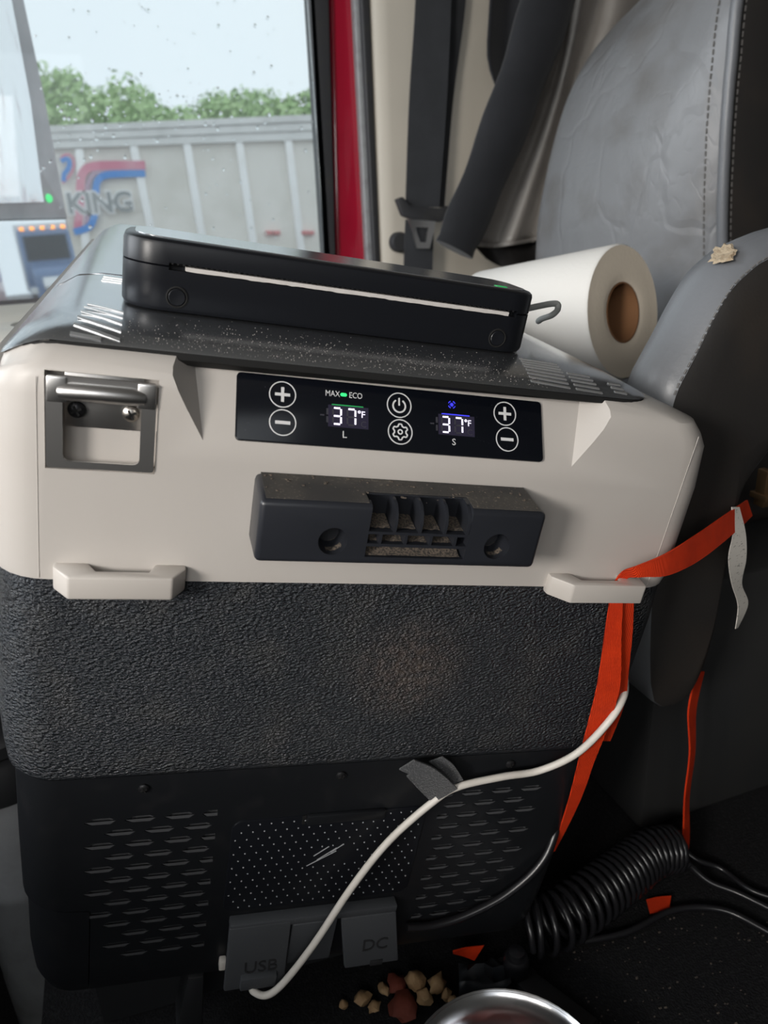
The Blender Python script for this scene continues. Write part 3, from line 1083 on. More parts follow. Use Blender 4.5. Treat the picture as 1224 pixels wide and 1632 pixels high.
# blue snow symbol
bm = bmesh.new()
bx, by = 0.0270, 0.0296
for a in range(3):
    d = (math.cos(a * PI / 3), math.sin(a * PI / 3))
    ribbon2d(bm, [(bx - d[0] * 0.0012, by - d[1] * 0.0012), (bx + d[0] * 0.0012, by + d[1] * 0.0012)], 0.0004, Z0, Z1)
for q in range(4):
    a0 = q * PI / 2 + PI / 4
    ribbon2d(bm, circ(bx, by, 0.0021, 6, a0 - 0.42, a0 + 0.42, True), 0.00035, Z0, Z1)
pr('snow_symbol', bm, 'led_blue')


def seg_pts(cx, cy, w, h, s):
    g = 0.0005
    x0, x1, y0, y1, ym = cx - w / 2, cx + w / 2, cy - h / 2, cy + h / 2, cy
    return {'a': [(x0 + g, y1), (x1 - g, y1)], 'd': [(x0 + g, y0), (x1 - g, y0)], 'g': [(x0 + g, ym), (x1 - g, ym)],
            'f': [(x0, ym + g), (x0, y1 - g)], 'b': [(x1, ym + g), (x1, y1 - g)], 'e': [(x0, y0 + g), (x0, ym - g)], 'c': [(x1, y0 + g), (x1, ym - g)]}[s]


def readout(xa, xb, y0, y1, d1, d2, top):
    bm = bmesh.new(); bm_box(bm, xa, xb, y0, y1, Z0 - 0.0001, Z0 + 0.00004)
    scr = pr('readout_screen', bm, 'led_glow')
    w, h = 0.0044, 0.0088
    lit = bmesh.new(); off = bmesh.new()
    for cx, s_on in ((d1, 'abgcd'), (d2, 'abc')):
        for s in 'abcdefg':
            ribbon2d(lit if s in s_on else off, seg_pts(cx, (y0 + y1) / 2, w, h, s), 0.0009, Z0, Z1 + (0.0001 if s in s_on else 0))
    for s in ('bc'):
        ribbon2d(off, seg_pts(d1 - 0.0075, (y0 + y1) / 2, w, h, s), 0.0011, Z0, Z1)
    ribbon2d(off, [(d1 - 0.0092, (y0 + y1) / 2), (d1 - 0.0070, (y0 + y1) / 2)], 0.0008, Z0, Z1)
    pr('readout_digits', lit, 'led_white'); pr('unlit_segments', off, 'led_off')
    bm = bmesh.new()
    ribbon2d(bm, circ(d2 + 0.0044, y1 - 0.0027, 0.0006, 14), 0.0004, Z0, Z1, True)
    pr('degree_mark', bm, 'led_white')
    text('unit_letter', 'F', 0.0052, 'led_white', cp, T(d2 + 0.0066, y1 - 0.0042, Z0), 0.0001)
    text('unit_letter', 'C', 0.0048, 'led_off', cp, T(d2 + 0.0068, y0 + 0.0024, Z0), 0.0001)
    bm = bmesh.new(); bm_box(bm, xa + 0.002, xb - 0.003, y1, y1 + 0.0005, Z0, Z1)
    pr('readout_light_leak', bm, top)  # glowing strip standing in for light that leaks at the screen's top edge


readout(-0.0405 - 0.0042, -0.0222, 0.0112, 0.0232, -0.0398, -0.0318, 'led_green_dim')
readout(0.0187, 0.0408, 0.0118, 0.0236, 0.0230, 0.0310, 'led_blue')

# black mounting bracket on the front
bm = bmesh.new()
prism(bm, [(0.0, 0.0282), (0.0, 0.0668), (-0.0300, 0.0632), (-0.0300, 0.0286)], -0.0815, 0.0785, 'x', 0.0030, 3)
br = finish('mount_bracket', bm, 'bracket_plastic', F)
br['label'] = 'dusty black mounting bracket with ribbed centre'
gx0, gx1 = -0.0235, 0.0335
cs = []
bmc = bmesh.new()
bm_box(bmc, gx0, gx1, -0.04, -0.012, 0.0485, 0.0640)      # upper cells open to the top face
cs.append(cutter(bmc, F))
bmc = bmesh.new()
bm_box(bmc, gx0 - 0.001, gx1 - 0.002, -0.024, -0.017, 0.0600, 0.0720)   # slot in the top face
cs.append(cutter(bmc, F))
bmc = bmesh.new()
bm_box(bmc, gx0, gx1, -0.04, -0.016, 0.0415, 0.0470)
bm_box(bmc, gx0, gx1, -0.04, -0.018, 0.0335, 0.0398)
cs.append(cutter(bmc, F))
bmc = bmesh.new()
MXR = Matrix.Rotation(PI / 2, 4, 'X')
for hx in (-0.0420, 0.0520):
    lathe(bmc, [(0.0078, 0.03), (0.0078, 0.010), (0.006, 0.004), (0.0003, 0.003)], 28, T(hx, -0.013, 0.0420) @ MXR @ T(0, 0, -0.0), True, True)
cs.append(cutter(bmc, F))
boolean(br, cs)
cw = (gx1 - gx0) / 4
for k in range(1, 5):
    x = gx0 + cw * k - (0.001 if k == 4 else 0)
    prof = [(-0.010, 0.0485), (-0.0300, 0.0485), (-0.0302, 0.0545), (-0.0285, 0.0590), (-0.0245, 0.0628), (-0.0190, 0.0640), (-0.010, 0.0640)]
    bm = bmesh.new()
    prism(bm, prof, x - 0.0008, x + 0.0008, 'x')
    finish('bracket_rib', bm, 'bracket_plastic', br)
for k in range(4):
    x = gx0 + cw * (k + 0.5)
    box('bracket_rib', x - 0.0008, x + 0.0008, -0.0298, -0.012, 0.0412, 0.0472, 'bracket_plastic', br)
def dustslab(x0, x1, y0, y1, z0, z1):
    bm = bmesh.new()
    nx, ny = 10, 5
    g = [[bm.verts.new((x0 + (x1 - x0) * i / nx, y0 + (y1 - y0) * j / ny, z0 + (z1 - z0) * (j / ny) ** 1.4 + random.uniform(0, 0.0006))) for j in range(ny + 1)] for i in range(nx + 1)]
    for i in range(nx):
        for j in range(ny):
            bm.faces.new((g[i][j], g[i + 1][j], g[i + 1][j + 1], g[i][j + 1]))
    return finish('settled_dust', bm, 'grey_dust', br, kind='stuff')


for k in range(4):
    dustslab(gx0 + cw * k + 0.0012, gx0 + cw * (k + 1) - 0.0014, -0.026, -0.0125, 0.0488, 0.0512)
    dustslab(gx0 + cw * (k - 0.5) + (0.0073 if k == 0 else 0.001), gx0 + cw * (k + 0.5) - 0.001, -0.027, -0.0165, 0.0417, 0.0445)
dustslab(gx0 + 0.001, gx1 - 0.002, -0.0285, -0.0185, 0.0338, 0.0390)
for hx in (-0.0420, 0.0520):
    bm = bmesh.new()
    rows_ = []
    for k in range(9):
        a = -PI / 2 + 0.35 + (k - 4) * 0.15
        rows_.append([bm.verts.new((hx + math.cos(a) * r_, y_, 0.0420 + math.sin(a) * r_)) for r_, y_ in ((0.0077, -0.0255), (0.0074, -0.0215), (0.0068, -0.0180), (0.0055, -0.0165))])
    for a_, b_ in zip(rows_[:-1], rows_[1:]):
        for k in range(3):
            bm.faces.new((a_[k], a_[k + 1], b_[k + 1], b_[k]))
    finish('settled_dust', bm, 'grey_dust', br, kind='stuff')
bm = bmesh.new()
for (xa_, xb_) in ((-0.0785, gx0 - 0.0015), (gx1 + 0.0005, 0.0755)):
    loft(bm, [[(xa_, -0.0012, 0.0670), (xb_, -0.0012, 0.0670), (xb_, -0.0275, 0.06385), (xa_, -0.0275, 0.06385)], [(xa_, -0.0012, 0.0668), (xb_, -0.0012, 0.0668), (xb_, -0.0275, 0.0636), (xa_, -0.0275, 0.0636)]])
loft(bm, [[(gx0 - 0.0015, -0.0012, 0.0670), (gx1 + 0.0005, -0.0012, 0.0670), (gx1 + 0.0005, -0.0160, 0.06525), (gx0 - 0.0015, -0.0160, 0.06525)], [(gx0 - 0.0015, -0.0012, 0.0668), (gx1 + 0.0005, -0.0012, 0.0668), (gx1 + 0.0005, -0.0160, 0.0650), (gx0 - 0.0015, -0.0160, 0.0650)]])
finish('dust_film', bm, 'dust_film', br, smooth=0, kind='stuff')
# crumbs and dust lying on the bracket's top face
bm = bmesh.new()
for k in range(150):
    x = random.uniform(-0.079, 0.076)
    t_ = abs(random.gauss(0, 0.45))
    if t_ > 0.95:
        continue
    y = -0.0025 - t_ * 0.026
    z = 0.0668 + (y / -0.03) * (-0.0036) + 0.00015
    s = random.choice((0.00022, 0.0003, 0.0004, 0.0006))
    bm_box(bm, x - s, x + s * random.uniform(0.5, 1.6), y - s, y + s, z, z + s, mtx=None)
finish('dust_crumbs', bm, 'grey_dust', br, smooth=0, kind='stuff')

# strap handles under the cream shell


def handle(x0, x1, yo, zl, zh, s0, s1, gap):
    poly = [(x0, 0.004), (x0, -0.004), (x0 + s0, -yo), (x1 - s1, -yo), (x1, -0.004), (x1, 0.004), (x1 - gap, 0.004), (x1 - gap - 0.004, -yo + 0.0075), (x0 + gap + 0.006, -yo + 0.0075), (x0 + gap, 0.004)]
    bm = bmesh.new()
    prism(bm, poly, zl, zh, 'z', 0.0013, 2)
    return finish('strap_handle', bm, 'cream_handle', F)


handle(-0.1790, -0.1130, 0.0150, -0.0035, 0.0098, 0.008, 0.007, 0.015)
handle(0.1090, 0.1750, 0.0150, -0.0035, 0.0098, 0.011, 0.002, 0.014)

# brown scuff and little specks stay in the body's material: dust patch object coordinates
pm = MATS['pebbled_plastic']
nt = pm.node_tree
bsdf = nt.nodes['Principled BSDF']
tc = nt.nodes.new('ShaderNodeTexCoord')
mp = nt.nodes.new('ShaderNodeMapping')
mp.inputs['Location'].default_value = (-0.028, 0, 0.062)
vl = nt.nodes.new('ShaderNodeVectorMath'); vl.operation = 'LENGTH'
nt.links.new(tc.outputs['Object'], mp.inputs['Vector']); nt.links.new(mp.outputs['Vector'], vl.inputs[0])
mr = nt.nodes.new('ShaderNodeMapRange')
mr.inputs['From Min'].default_value = 0.045; mr.inputs['From Max'].default_value = 0.0
nt.links.new(vl.outputs['Value'], mr.inputs['Value'])
nz = nt.nodes.new('ShaderNodeTexNoise'); nz.inputs['Scale'].default_value = 160; nz.inputs['Detail'].default_value = 5
nt.links.new(tc.outputs['Object'], nz.inputs['Vector'])
m2_ = nt.nodes.new('ShaderNodeMath'); m2_.operation = 'POWER'; m2_.inputs[1].default_value = 1.8
ml = nt.nodes.new('ShaderNodeMath'); ml.operation = 'MULTIPLY'
nt.links.new(mr.outputs['Result'], ml.inputs[0]); nt.links.new(nz.outputs['Fac'], m2_.inputs[0]); nt.links.new(m2_.outputs['Value'], ml.inputs[1])
mx = nt.nodes.new('ShaderNodeMix'); mx.data_type = 'RGBA'
mx.inputs['B'].default_value = (0.20, 0.145, 0.11, 1)
nt.links.new(bsdf.inputs['Base Color'].links[0].from_socket, mx.inputs['A'])
nt.links.new(ml.outputs['Value'], mx.inputs['Factor'])
nt.links.new(mx.outputs['Result'], bsdf.inputs['Base Color'])

# support under the tilted fridge
bm = bmesh.new()
top = [FR @ Vector(p) for p in ((-0.17, 0.06, -0.3425), (0.17, 0.06, -0.3425), (0.17, 0.60, -0.3425), (-0.17, 0.60, -0.3425))]
loft(bm, [[(p.x, p.y, 0.0) for p in top], [tuple(p) for p in top]])
tag(finish('support_block', bm, 'bin_dark', smooth=0), 'dark wedge block under the tilted fridge', 'block')

# ================================================================== printer on the lid
PR = empty('thermal_printer', FR @ T(-0.0305, 0.091, 0.1323), 'flat black portable printer lying on the fridge lid', 'printer')
hw, hd = 0.1225, 0.031


def pring(ins, z, r=0.021):
    return ring(-hw + ins, hw - ins, -hd + ins, hd - ins, z, max(r - ins, 0.002), max(r - ins, 0.002), 8)


bm = bmesh.new()
loft(bm, [pring(0.004, 0.0), pring(0.0012, 0.0008), pring(0.0, 0.003), pring(0.0, 0.0237), pring(0.0008, 0.0241)])
lowp = finish('lower_case', bm, 'printer_black', PR)
bm = bmesh.new()
loft(bm, [pring(0.0008, 0.0243), pring(0.0, 0.0247), pring(0.0, 0.0345), pring(0.0006, 0.0362), pring(0.0022, 0.0373), pring(0.0050, 0.0379)])
upp = finish('upper_case', bm, 'printer_black', PR)
sx0, sx1 = -0.1290 + 0.0305, 0.0767 + 0.0305
for ob_ in (lowp, upp):
    bmc = bmesh.new()
    bm_box(bmc, sx0, sx1, -hd - 0.01, -hd + 0.006, 0.0224, 0.0262)
    boolean(ob_, [cutter(bmc, PR)])
bm = bmesh.new()
prism(bm, rrect(-hw + 0.0058, hw - 0.0058, -hd + 0.0058, hd - 0.0058, 0.015, 0.015, 6), 0.0377, 0.0383, 'z')
finish('top_plate', bm, 'printer_top', PR)
bm = bmesh.new()
xs = [sx0 + 0.0085 + k * (sx1 - 0.006 - sx0 - 0.0085) / 60 for k in range(61)]
loft(bm, [[(x, -hd - 0.0004 + random.uniform(-0.0003, 0.0003), 0.0226 + random.uniform(0, 0.0004)), (x, -hd + 0.006, 0.0228), (x, -hd + 0.006, 0.0250), (x, -hd - 0.0004, 0.0250)] for x in xs])
finish('paper_sheet', bm, 'paper', PR)
bm = bmesh.new()
for k in range(70):
    x = sx0 + 0.001 + k * (sx1 - sx0 - 0.002) / 70
    prism(bm, [(x, 0.0262), (x + 0.0014, 0.0262), (x + 0.0007, 0.0252)], -hd + 0.0002, -hd + 0.001, 'y')
finish('tear_bar', bm, 'dark_metal', PR, smooth=0)
for bx_ in (-0.1241 + 0.0305, 0.0667 + 0.0305):
    M = T(bx_, -hd - 0.0002, 0.0088) @ Matrix.Rotation(PI / 2, 4, 'X')
    bm = bmesh.new()
    lathe(bm, [(0.0058, -0.0003), (0.0058, 0.0004), (0.0052, 0.0006), (0.0047, 0.0002), (0.0047, -0.0003)], 32)
    b_ = finish('button', bm, 'gap_black', PR, mtx=M)
    bm = bmesh.new()
    lathe(bm, [(0.0045, -0.0002), (0.0045, 0.0006), (0.0041, 0.0009), (0.0005, 0.0006)], 32, None, False, True)
    finish('button_cap', bm, 'printer_black', b_)
bm = bmesh.new()
prism(bm, rrect(0.093, 0.101, -0.0225, -0.0185, 0.001, 0.001, 3), 0.0383, 0.0386, 'z')
finish('status_light', bm, 'led_green_dim', PR)

# thin grey lead at the printer's right end
g0 = FR @ Vector((0.092, 0.110, 0.150))
pts = [g0, at(880, 484, g0.y + 0.004), at(889, 492, g0.y + 0.002), at(880, 502, g0.y), at(864, 508, g0.y + 0.01), at(858, 512, g0.y + 0.02)]
ch = tube('charging_lead', spline(pts, 8), 0.0022, 'grey_cable')
tag(ch, "thin grey charging lead looping from the printer's right end", 'cable')

# ================================================================== cables and strap on the fridge front
def frw(px, py, y):
    return FR @ fr(px, py, y)


pts = [frw(402, 1570, -0.013), frw(404, 1580, -0.016), frw(425, 1586, -0.020), frw(452, 1566, -0.020), frw(500, 1505, -0.016), frw(560, 1415, -0.012), frw(620, 1340, -0.010), frw(690, 1278, -0.009),
       frw(730, 1254, -0.009), frw(800, 1238, -0.008), frw(860, 1228, -0.008), frw(920, 1200, -0.016), frw(970, 1150, -0.019), frw(993, 1112, -0.012), frw(996, 1085, 0.004), frw(990, 1060, 0.02)]
tag(tube('usb_cable', spline(pts, 10), 0.0026, 'white_cable', n=10), 'white charging cable curving across the fridge front', 'cable')
bm = bmesh.new()
p0 = frw(402, 1560, -0.013)
cpn = [frw(648, 1478, -0.004), frw(690, 1475, -0.0045), frw(740, 1460, -0.005), frw(800, 1430, -0.005), frw(845, 1395, -0.004), frw(872, 1360, 0.000), frw(888, 1315, 0.010), frw(900, 1270, 0.03)]
tag(tube('power_cable', spline(cpn, 10), 0.0032, 'black_cable', n=10), 'thick black cable running along the fridge vents to the orange strap', 'cable')
bm = bmesh.new()
bx = fr(413, 1562, -0.012)
bm_box(bm, bx.x - 0.014, bx.x + 0.012, bx.y - 0.004, bx.y + 0.004, bx.z - 0.004, bx.z + 0.008, 0.001)
usbp = finish('usb_plug', bm, 'rubber_flap', mtx=FR)
tag(usbp, 'black plug of the white cable below the USB flap', 'plug')
# hook and loop tie
vt = empty('cable_tie', FR @ Vector((0.06, -0.01, -0.15)), 'fuzzy black hook-and-loop tie around the white cable', 'cable tie')
vt_m = vt.matrix_world.inverted()


def vloc(lst):
    return [vt_m @ frw(*p) for p in lst]


bpy.context.view_layer.update()
vt_m = vt.matrix_world.inverted()
ribbon('front_band', vloc([(636, 1226, -0.010), (660, 1238, -0.0135), (684, 1257, -0.0145), (698, 1273, -0.011)]), vloc([(660, 1211, -0.010), (688, 1222, -0.0135), (710, 1238, -0.0145), (728, 1256, -0.011)]), 'velcro', vt, 0.002)
ribbon('rear_band', vloc([(684, 1214, -0.004), (700, 1226, -0.006), (722, 1248, -0.007)]), vloc([(706, 1206, -0.004), (722, 1218, -0.006), (738, 1242, -0.007)]), 'velcro', vt, 0.002)
ribbon('tail_end', vloc([(648, 1237, -0.006), (664, 1254, -0.008), (684, 1274, -0.008)]), vloc([(662, 1230, -0.006), (680, 1246, -0.008), (698, 1268, -0.008)]), 'velcro', vt, 0.002)

# orange tie-down strap
ST = empty('tie_down_strap', FR @ Vector((0.16, -0.012, 0.0)), 'orange webbing strap tied through the right fridge handle', 'strap')
bpy.context.view_layer.update()
SI = ST.matrix_world.inverted()


def sw(lst):
    return [SI @ at(*p) for p in lst]


def sf(lst):
    return [SI @ frw(*p) for p in lst]


ribbon('webbing', sf([(975, 935, -0.002), (992, 911, -0.006)]) + sw([(1018, 901, 0.344), (1062, 882, 0.346), (1110, 852, 0.366), (1168, 812, 0.400), (1190, 797, 0.425)]),
       sf([(1000, 935, -0.002), (1000, 921, -0.006)]) + sw([(1024, 919, 0.344), (1066, 916, 0.346), (1118, 890, 0.366), (1174, 845, 0.400), (1198, 822, 0.425)]), 'orange_web', ST, 0.0014)
ribbon('webbing', sf([(973, 935, -0.004), (971, 958, -0.011), (962, 1020, -0.012), (952, 1090, -0.013), (938, 1150, -0.013), (925, 1200, -0.010), (905, 1280, 0.000), (880, 1356, 0.012)]),
       sf([(992, 935, -0.004), (992, 958, -0.013), (990, 1020, -0.016), (988, 1090, -0.017), (972, 1150, -0.016), (950, 1205, -0.012), (922, 1280, 0.000), (884, 1356, 0.012)]), 'orange_web', ST, 0.0014)
ribbon('webbing', sf([(985, 935, -0.003), (988, 958, -0.010), (986, 1010, -0.011), (984, 1060, -0.010), (972, 1120, -0.009), (952, 1180, -0.006)]),
       sf([(1008, 935, -0.003), (1009, 958, -0.009), (1007, 1010, -0.010), (1001, 1070, -0.010), (995, 1120, -0.008), (972, 1180, -0.005)]), 'orange_web', ST, 0.0014)
ribbon('webbing', sw([(1112, 1070, 0.435), (1097, 1130, 0.435), (1099, 1200, 0.436), (1091, 1270, 0.437), (1088, 1340, 0.438), (1080, 1385, 0.438), (1066, 1428, 0.438)]),
       sw([(1122, 1070, 0.445), (1109, 1130, 0.445), (1107, 1200, 0.445), (1098, 1270, 0.446), (1098, 1340, 0.446), (1090, 1390, 0.446), (1074, 1432, 0.446)]), 'orange_web', ST, 0.0014)
ribbon('webbing', [SI @ atz(1030, 1434, 0.004), SI @ atz(1048, 1430, 0.004), SI @ atz(1070, 1428, 0.006)], [SI @ atz(1036, 1456, 0.003), SI @ atz(1050, 1453, 0.003), SI @ atz(1066, 1450, 0.004)], 'orange_web', ST, 0.0014)
ribbon('webbing', [SI @ atz(722, 1516, 0.020), SI @ atz(745, 1510, 0.020), SI @ atz(772, 1506, 0.020)], [SI @ atz(722, 1519, 0.012), SI @ atz(740, 1524, 0.010), SI @ atz(756, 1531, 0.010)], 'orange_web', ST, 0.0014)
ribbon('care_label', sw([(1166, 808, 0.400), (1168, 850, 0.396), (1161, 890, 0.392), (1166, 930, 0.396), (1176, 965, 0.402), (1172, 1002, 0.402)]),
       sw([(1178, 808, 0.404), (1188, 850, 0.400), (1189, 890, 0.398), (1182, 930, 0.402), (1192, 962, 0.408), (1176, 1000, 0.406)]), 'label_cloth', ST, 0.0006)

# ================================================================== paper towel roll
c1 = RIGHT * ((995 - CX) / FPX * 0.85) + DOWN * ((498 - CY) / FPX * 0.85) + FWD * 0.85 + Vector((0, 0, EYE))
c2 = RIGHT * ((800 - CX) / FPX * 0.985) + DOWN * ((522 - CY) / FPX * 0.985) + FWD * 0.985 + Vector((0, 0, EYE))
ax = (c2 - c1).normalized()
RM = Matrix.Translation(c1) @ ax.to_track_quat('Z', 'Y').to_matrix().to_4x4()
PT = empty('paper_towel_roll', RM, 'white paper towel roll lying beside the seat', 'paper towel')
bm = bmesh.new()
R_ = 0.076
lathe(bm, [(R_ - 0.002, 0.0), (R_, 0.003), (R_, 0.20), (R_ - 0.002, 0.203), (0.0338, 0.203)], 48)
finish('paper', bm, 'towel_paper', PT)
bm = bmesh.new()
lathe(bm, [(0.0342, 0.002), (0.038, 0.0012), (0.045, 0.0), (0.060, 0.0008), (R_ - 0.002, 0.0)], 48)
finish('paper_end', bm, 'towel_end', PT)
bm = bmesh.new()
lathe(bm, [(0.0342, 0.003), (0.0342, 0.203), (0.0326, 0.203), (0.0326, 0.001), (0.0342, 0.001)], 40)
finish('core_tube', bm, 'cardboard', PT)

# ================================================================== passenger seat
SE = empty('truck_seat', (0.75, 0.95, 0.0), 'grey leather truck seat with stitched piping and armrest', 'seat')
SO = Vector((0.75, 0.95, 0.0))
YN, YF = 0.86, 1.20
rows = [(-150, 1260, 1215), (-110, 1160, 1198), (-60, 1082, 1184), (0, 1023, 1171), (51, 969, 1165), (90, 937, 1162), (130, 914, 1158), (169, 898, 1155), (212, 885, 1152), (255, 874, 1150), (304, 864, 1148), (353, 855, 1147), (392, 853, 1147), (440, 850, 1146), (520, 850, 1146), (600, 852, 1146)]
NC = 22
bm = bmesh.new()
grid = []
seamline = []
for py, pf, pn in rows:
    A = at(pf, py, YF) - SO
    B = at(pn, py, YN) - SO
    seamline.append(B)
    line = []
    nrm = Vector((-(A - B).y, (A - B).x, 0)).normalized()
    if nrm.x > 0:
        nrm = -nrm
    back = [A + Vector((0.14, 0.06, 0)), A + Vector((0.06, 0.05, 0)), A + Vector((0.022, 0.028, 0))]
    line += back
    for k in range(NC + 1):
        u = k / NC
        bulge = 0.045 * (math.sin(PI * min(1, u)) ** 0.7 if 0 < u < 1 else 0)
        line.append(A + (B - A) * u + nrm * bulge * (0.7 + 0.3 * u))
    grid.append(line)
vs = [[bm.verts.new(p) for p in r] for r in grid]
for a, b in zip(vs[:-1], vs[1:]):
    for k in range(len(a) - 1):
        bm.faces.new((a[k], a[k + 1], b[k + 1], b[k]))
bk = finish('backrest', bm, 'leather_grey', SE, smooth=80)
sub = bk.modifiers.new('smooth', 'SUBSURF'); sub.levels = 1; sub.render_levels = 2
# side panel past the piping, and the back
bm = bmesh.new()
rg = [[b + Vector((0.004, -0.004, 0)), b + Vector((0.02, -0.012, 0)), b + Vector((0.08, -0.016, 0)), b + Vector((0.20, 0.0, 0)), b + Vector((0.22, 0.05, 0)), b + Vector((0.2, 0.33, 0))] for b in seamline]
vs = [[bm.verts.new(p) for p in r] for r in rg]
for a, b in zip(vs[:-1], vs[1:]):
    for k in range(len(a) - 1):
        bm.faces.new((a[k], a[k + 1], b[k + 1], b[k]))
sp = finish('side_panel', bm, 'leather_dark', SE, smooth=80)
sub = sp.modifiers.new('smooth', 'SUBSURF'); sub.levels = 1; sub.render_levels = 2
tube('piping', spline([p + Vector((-0.003, -0.008, 0)) for p in seamline], 4), 0.0075, 'leather_arm', SE, 10)


def stitches(name, pts, r, ln, gap, material, parent):
    bm = bmesh.new()
    acc = 0.0
    pts = [Vector(p) for p in pts]
    for a, b in zip(pts[:-1], pts[1:]):
        L = (b - a).length
        while acc < L:
            p = a + (b - a) * (acc / L)
            d = (b - a).normalized()
            bm_tube(bm, [p, p + d * ln], r, 5)
            acc += ln + gap
        acc -= L
    return finish(name, bm, material, parent, smooth=60)


# stitch rows follow the leather on both sides of the piping
fine = []
for py, pf, pn in rows:
    A = at(pf, py, YF) - SO; B = at(pn, py, YN) - SO
    nrm = Vector((-(A - B).y, (A - B).x, 0)).normalized()
    if nrm.x > 0:
        nrm = -nrm
    u = 0.953
    fine.append(A + (B - A) * u + nrm * (0.045 * math.sin(PI * u) ** 0.7 * (0.7 + 0.3 * u) + 0.0005))
stitches('stitching', spline(fine, 5), 0.0011, 0.006, 0.003, 'thread', SE)
stitches('stitching', spline([p + Vector((0.010, -0.0095, 0)) for p in seamline], 5), 0.0011, 0.006, 0.003, 'thread', SE)

# folded armrest slab beside the fridge
YA = 0.42
face = [(1075, 630), (1092, 594), (1110, 560), (1136, 508), (1165, 460), (1195, 430), (1224, 410), (1300, 380), (1380, 385), (1410, 470), (1330, 610), (1262, 672), (1222, 724), (1190, 770), (1168, 830), (1150, 920), (1131, 1020), (1110, 1085), (1088, 1118), (1042, 1120), (1036, 1000), (1050, 800), (1062, 690)]
fp = [at(x, y, YA) - SO for x, y in face]
cen = sum(fp, Vector()) / len(fp)
bm = bmesh.new()
fpd = spline(fp, 3, True)


def off(lst, s, dy):
    return [p + (p - cen).normalized() * (s if s < 0 else s * max(0.0, min(1.0, (p.z - 0.30) / 0.12))) + Vector((0, dy, 0)) for p in lst]


loft(bm, [off(fpd, -0.03, -0.004), off(fpd, -0.010, -0.003), off(fpd, -0.0015, 0.0)], True, False)
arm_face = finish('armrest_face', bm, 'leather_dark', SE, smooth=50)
bm = bmesh.new()
loft(bm, [off(fpd, -0.0015, 0.0), off(fpd, 0.004, 0.004), off(fpd, 0.010, 0.016), off(fpd, 0.011, 0.030), off(fpd, 0.008, 0.044), off(fpd, -0.002, 0.052), off(fpd, -0.02, 0.055)], False, True)
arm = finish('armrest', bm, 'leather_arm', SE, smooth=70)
stitches('stitching', [p + Vector((0, -0.0005, 0)) for p in off(fpd, 0.0002, 0.0005)[:27]] , 0.0007, 0.0035, 0.0018, 'thread', SE)
# torn patch showing foam
pc = at(1152, 411, YA + 0.018) - SO + Vector((-0.001, -0.001, 0.0022))
bm = bmesh.new()
cv = None
pts = []
for k in range(26):
    a = 2 * PI * k / 26
    r = 0.0088 * (1 + 0.5 * noise.noise((math.cos(a) * 2.6, math.sin(a) * 2.6, 3)) + random.uniform(-0.25, 0.3))
    pts.append((r * math.cos(a), r * math.sin(a) * 1.1))
loft(bm, [[(p[0], p[1], 0) for p in pts], [(p[0] * 0.8, p[1] * 0.8, 0.0012) for p in pts], [(p[0] * 0.3, p[1] * 0.3, 0.0004) for p in pts]])
up = Vector((-0.55, -0.25, 0.8)).normalized()
finish('torn_foam', bm, 'foam', SE, mtx=Matrix.Translation(pc) @ up.to_track_quat('Z', 'Y').to_matrix().to_4x4())
box('seat_cushion', 0.44 - 0.75, 1.0 - 0.75, 0.56 - 0.95, 1.25 - 0.95, 0.28, 0.412, 'leather_dark', SE, 0.03, 4)
box('seat_base', 0.43 - 0.75, 1.05 - 0.75, 0.485 - 0.95, 1.22 - 0.95, 0.0, 0.28, 'seat_base', SE, 0.008, 2)
bp_ = at(1215, 790, 0.50) - SO
bm = bmesh.new()
bm_box(bm, bp_.x - 0.006, bp_.x + 0.02, bp_.y - 0.01, bp_.y + 0.01, bp_.z - 0.003, bp_.z + 0.003, 0.001)
bm_box(bm, bp_.x - 0.004, bp_.x + 0.004, bp_.y - 0.006, bp_.y + 0.006, bp_.z - 0.01, bp_.z + 0.026, 0.001)
finish('hinge_bracket', bm, 'brass', SE)

# ================================================================== seat belt, sleeve, curtain
YB = 1.46
SB = empty('seat_belt', at(670, 350, YB), 'black seat belt hanging with its metal buckle tongue', 'seat belt')
bo = at(670, 350, YB)


def bl(lst, y=YB):
    return [at(px, py, y + (d if d else 0)) - bo for px, py, d in lst]


ribbon('webbing', bl([(664, -160, 0), (662, 0, 0), (652, 160, 0), (646, 330, 0)]), bl([(722, -160, 0), (719, 0, 0), (712, 160, 0), (700, 330, 0)]), 'belt_web', SB, 0.0015)
ribbon('webbing', bl([(714, -160, 0.02), (714, 0, 0.02), (700, 160, 0.02), (690, 330, 0.015)]), bl([(746, -160, 0.03), (742, 0, 0.03), (722, 160, 0.03), (708, 330, 0.02)]), 'belt_web', SB, 0.0015)
ribbon('webbing', bl([(646, 350, 0), (644, 400, 0), (642, 470, 0)]), bl([(692, 350, 0), (690, 400, 0), (688, 470, 0)]), 'belt_web', SB, 0.0015)
q = [at(x, y, YB - 0.008) - bo for x, y in ((630, 318), (640, 314), (652, 328), (700, 332), (712, 328), (712, 348), (700, 354), (655, 350), (640, 344))]
bm = bmesh.new()
loft(bm, [[p + Vector((0, 0.008, 0)) for p in q], [p - Vector((0, 0.008, 0)) for p in q]])
bmesh.ops.recalc_face_normals(bm, faces=bm.faces)
bmesh.ops.bevel(bm, geom=[e for e in bm.edges if e.calc_face_angle(0) > 0.6], offset=0.002, segments=2, profile=0.5, affect='EDGES')
lpb = finish('latch_grip', bm, 'rubber', SB)
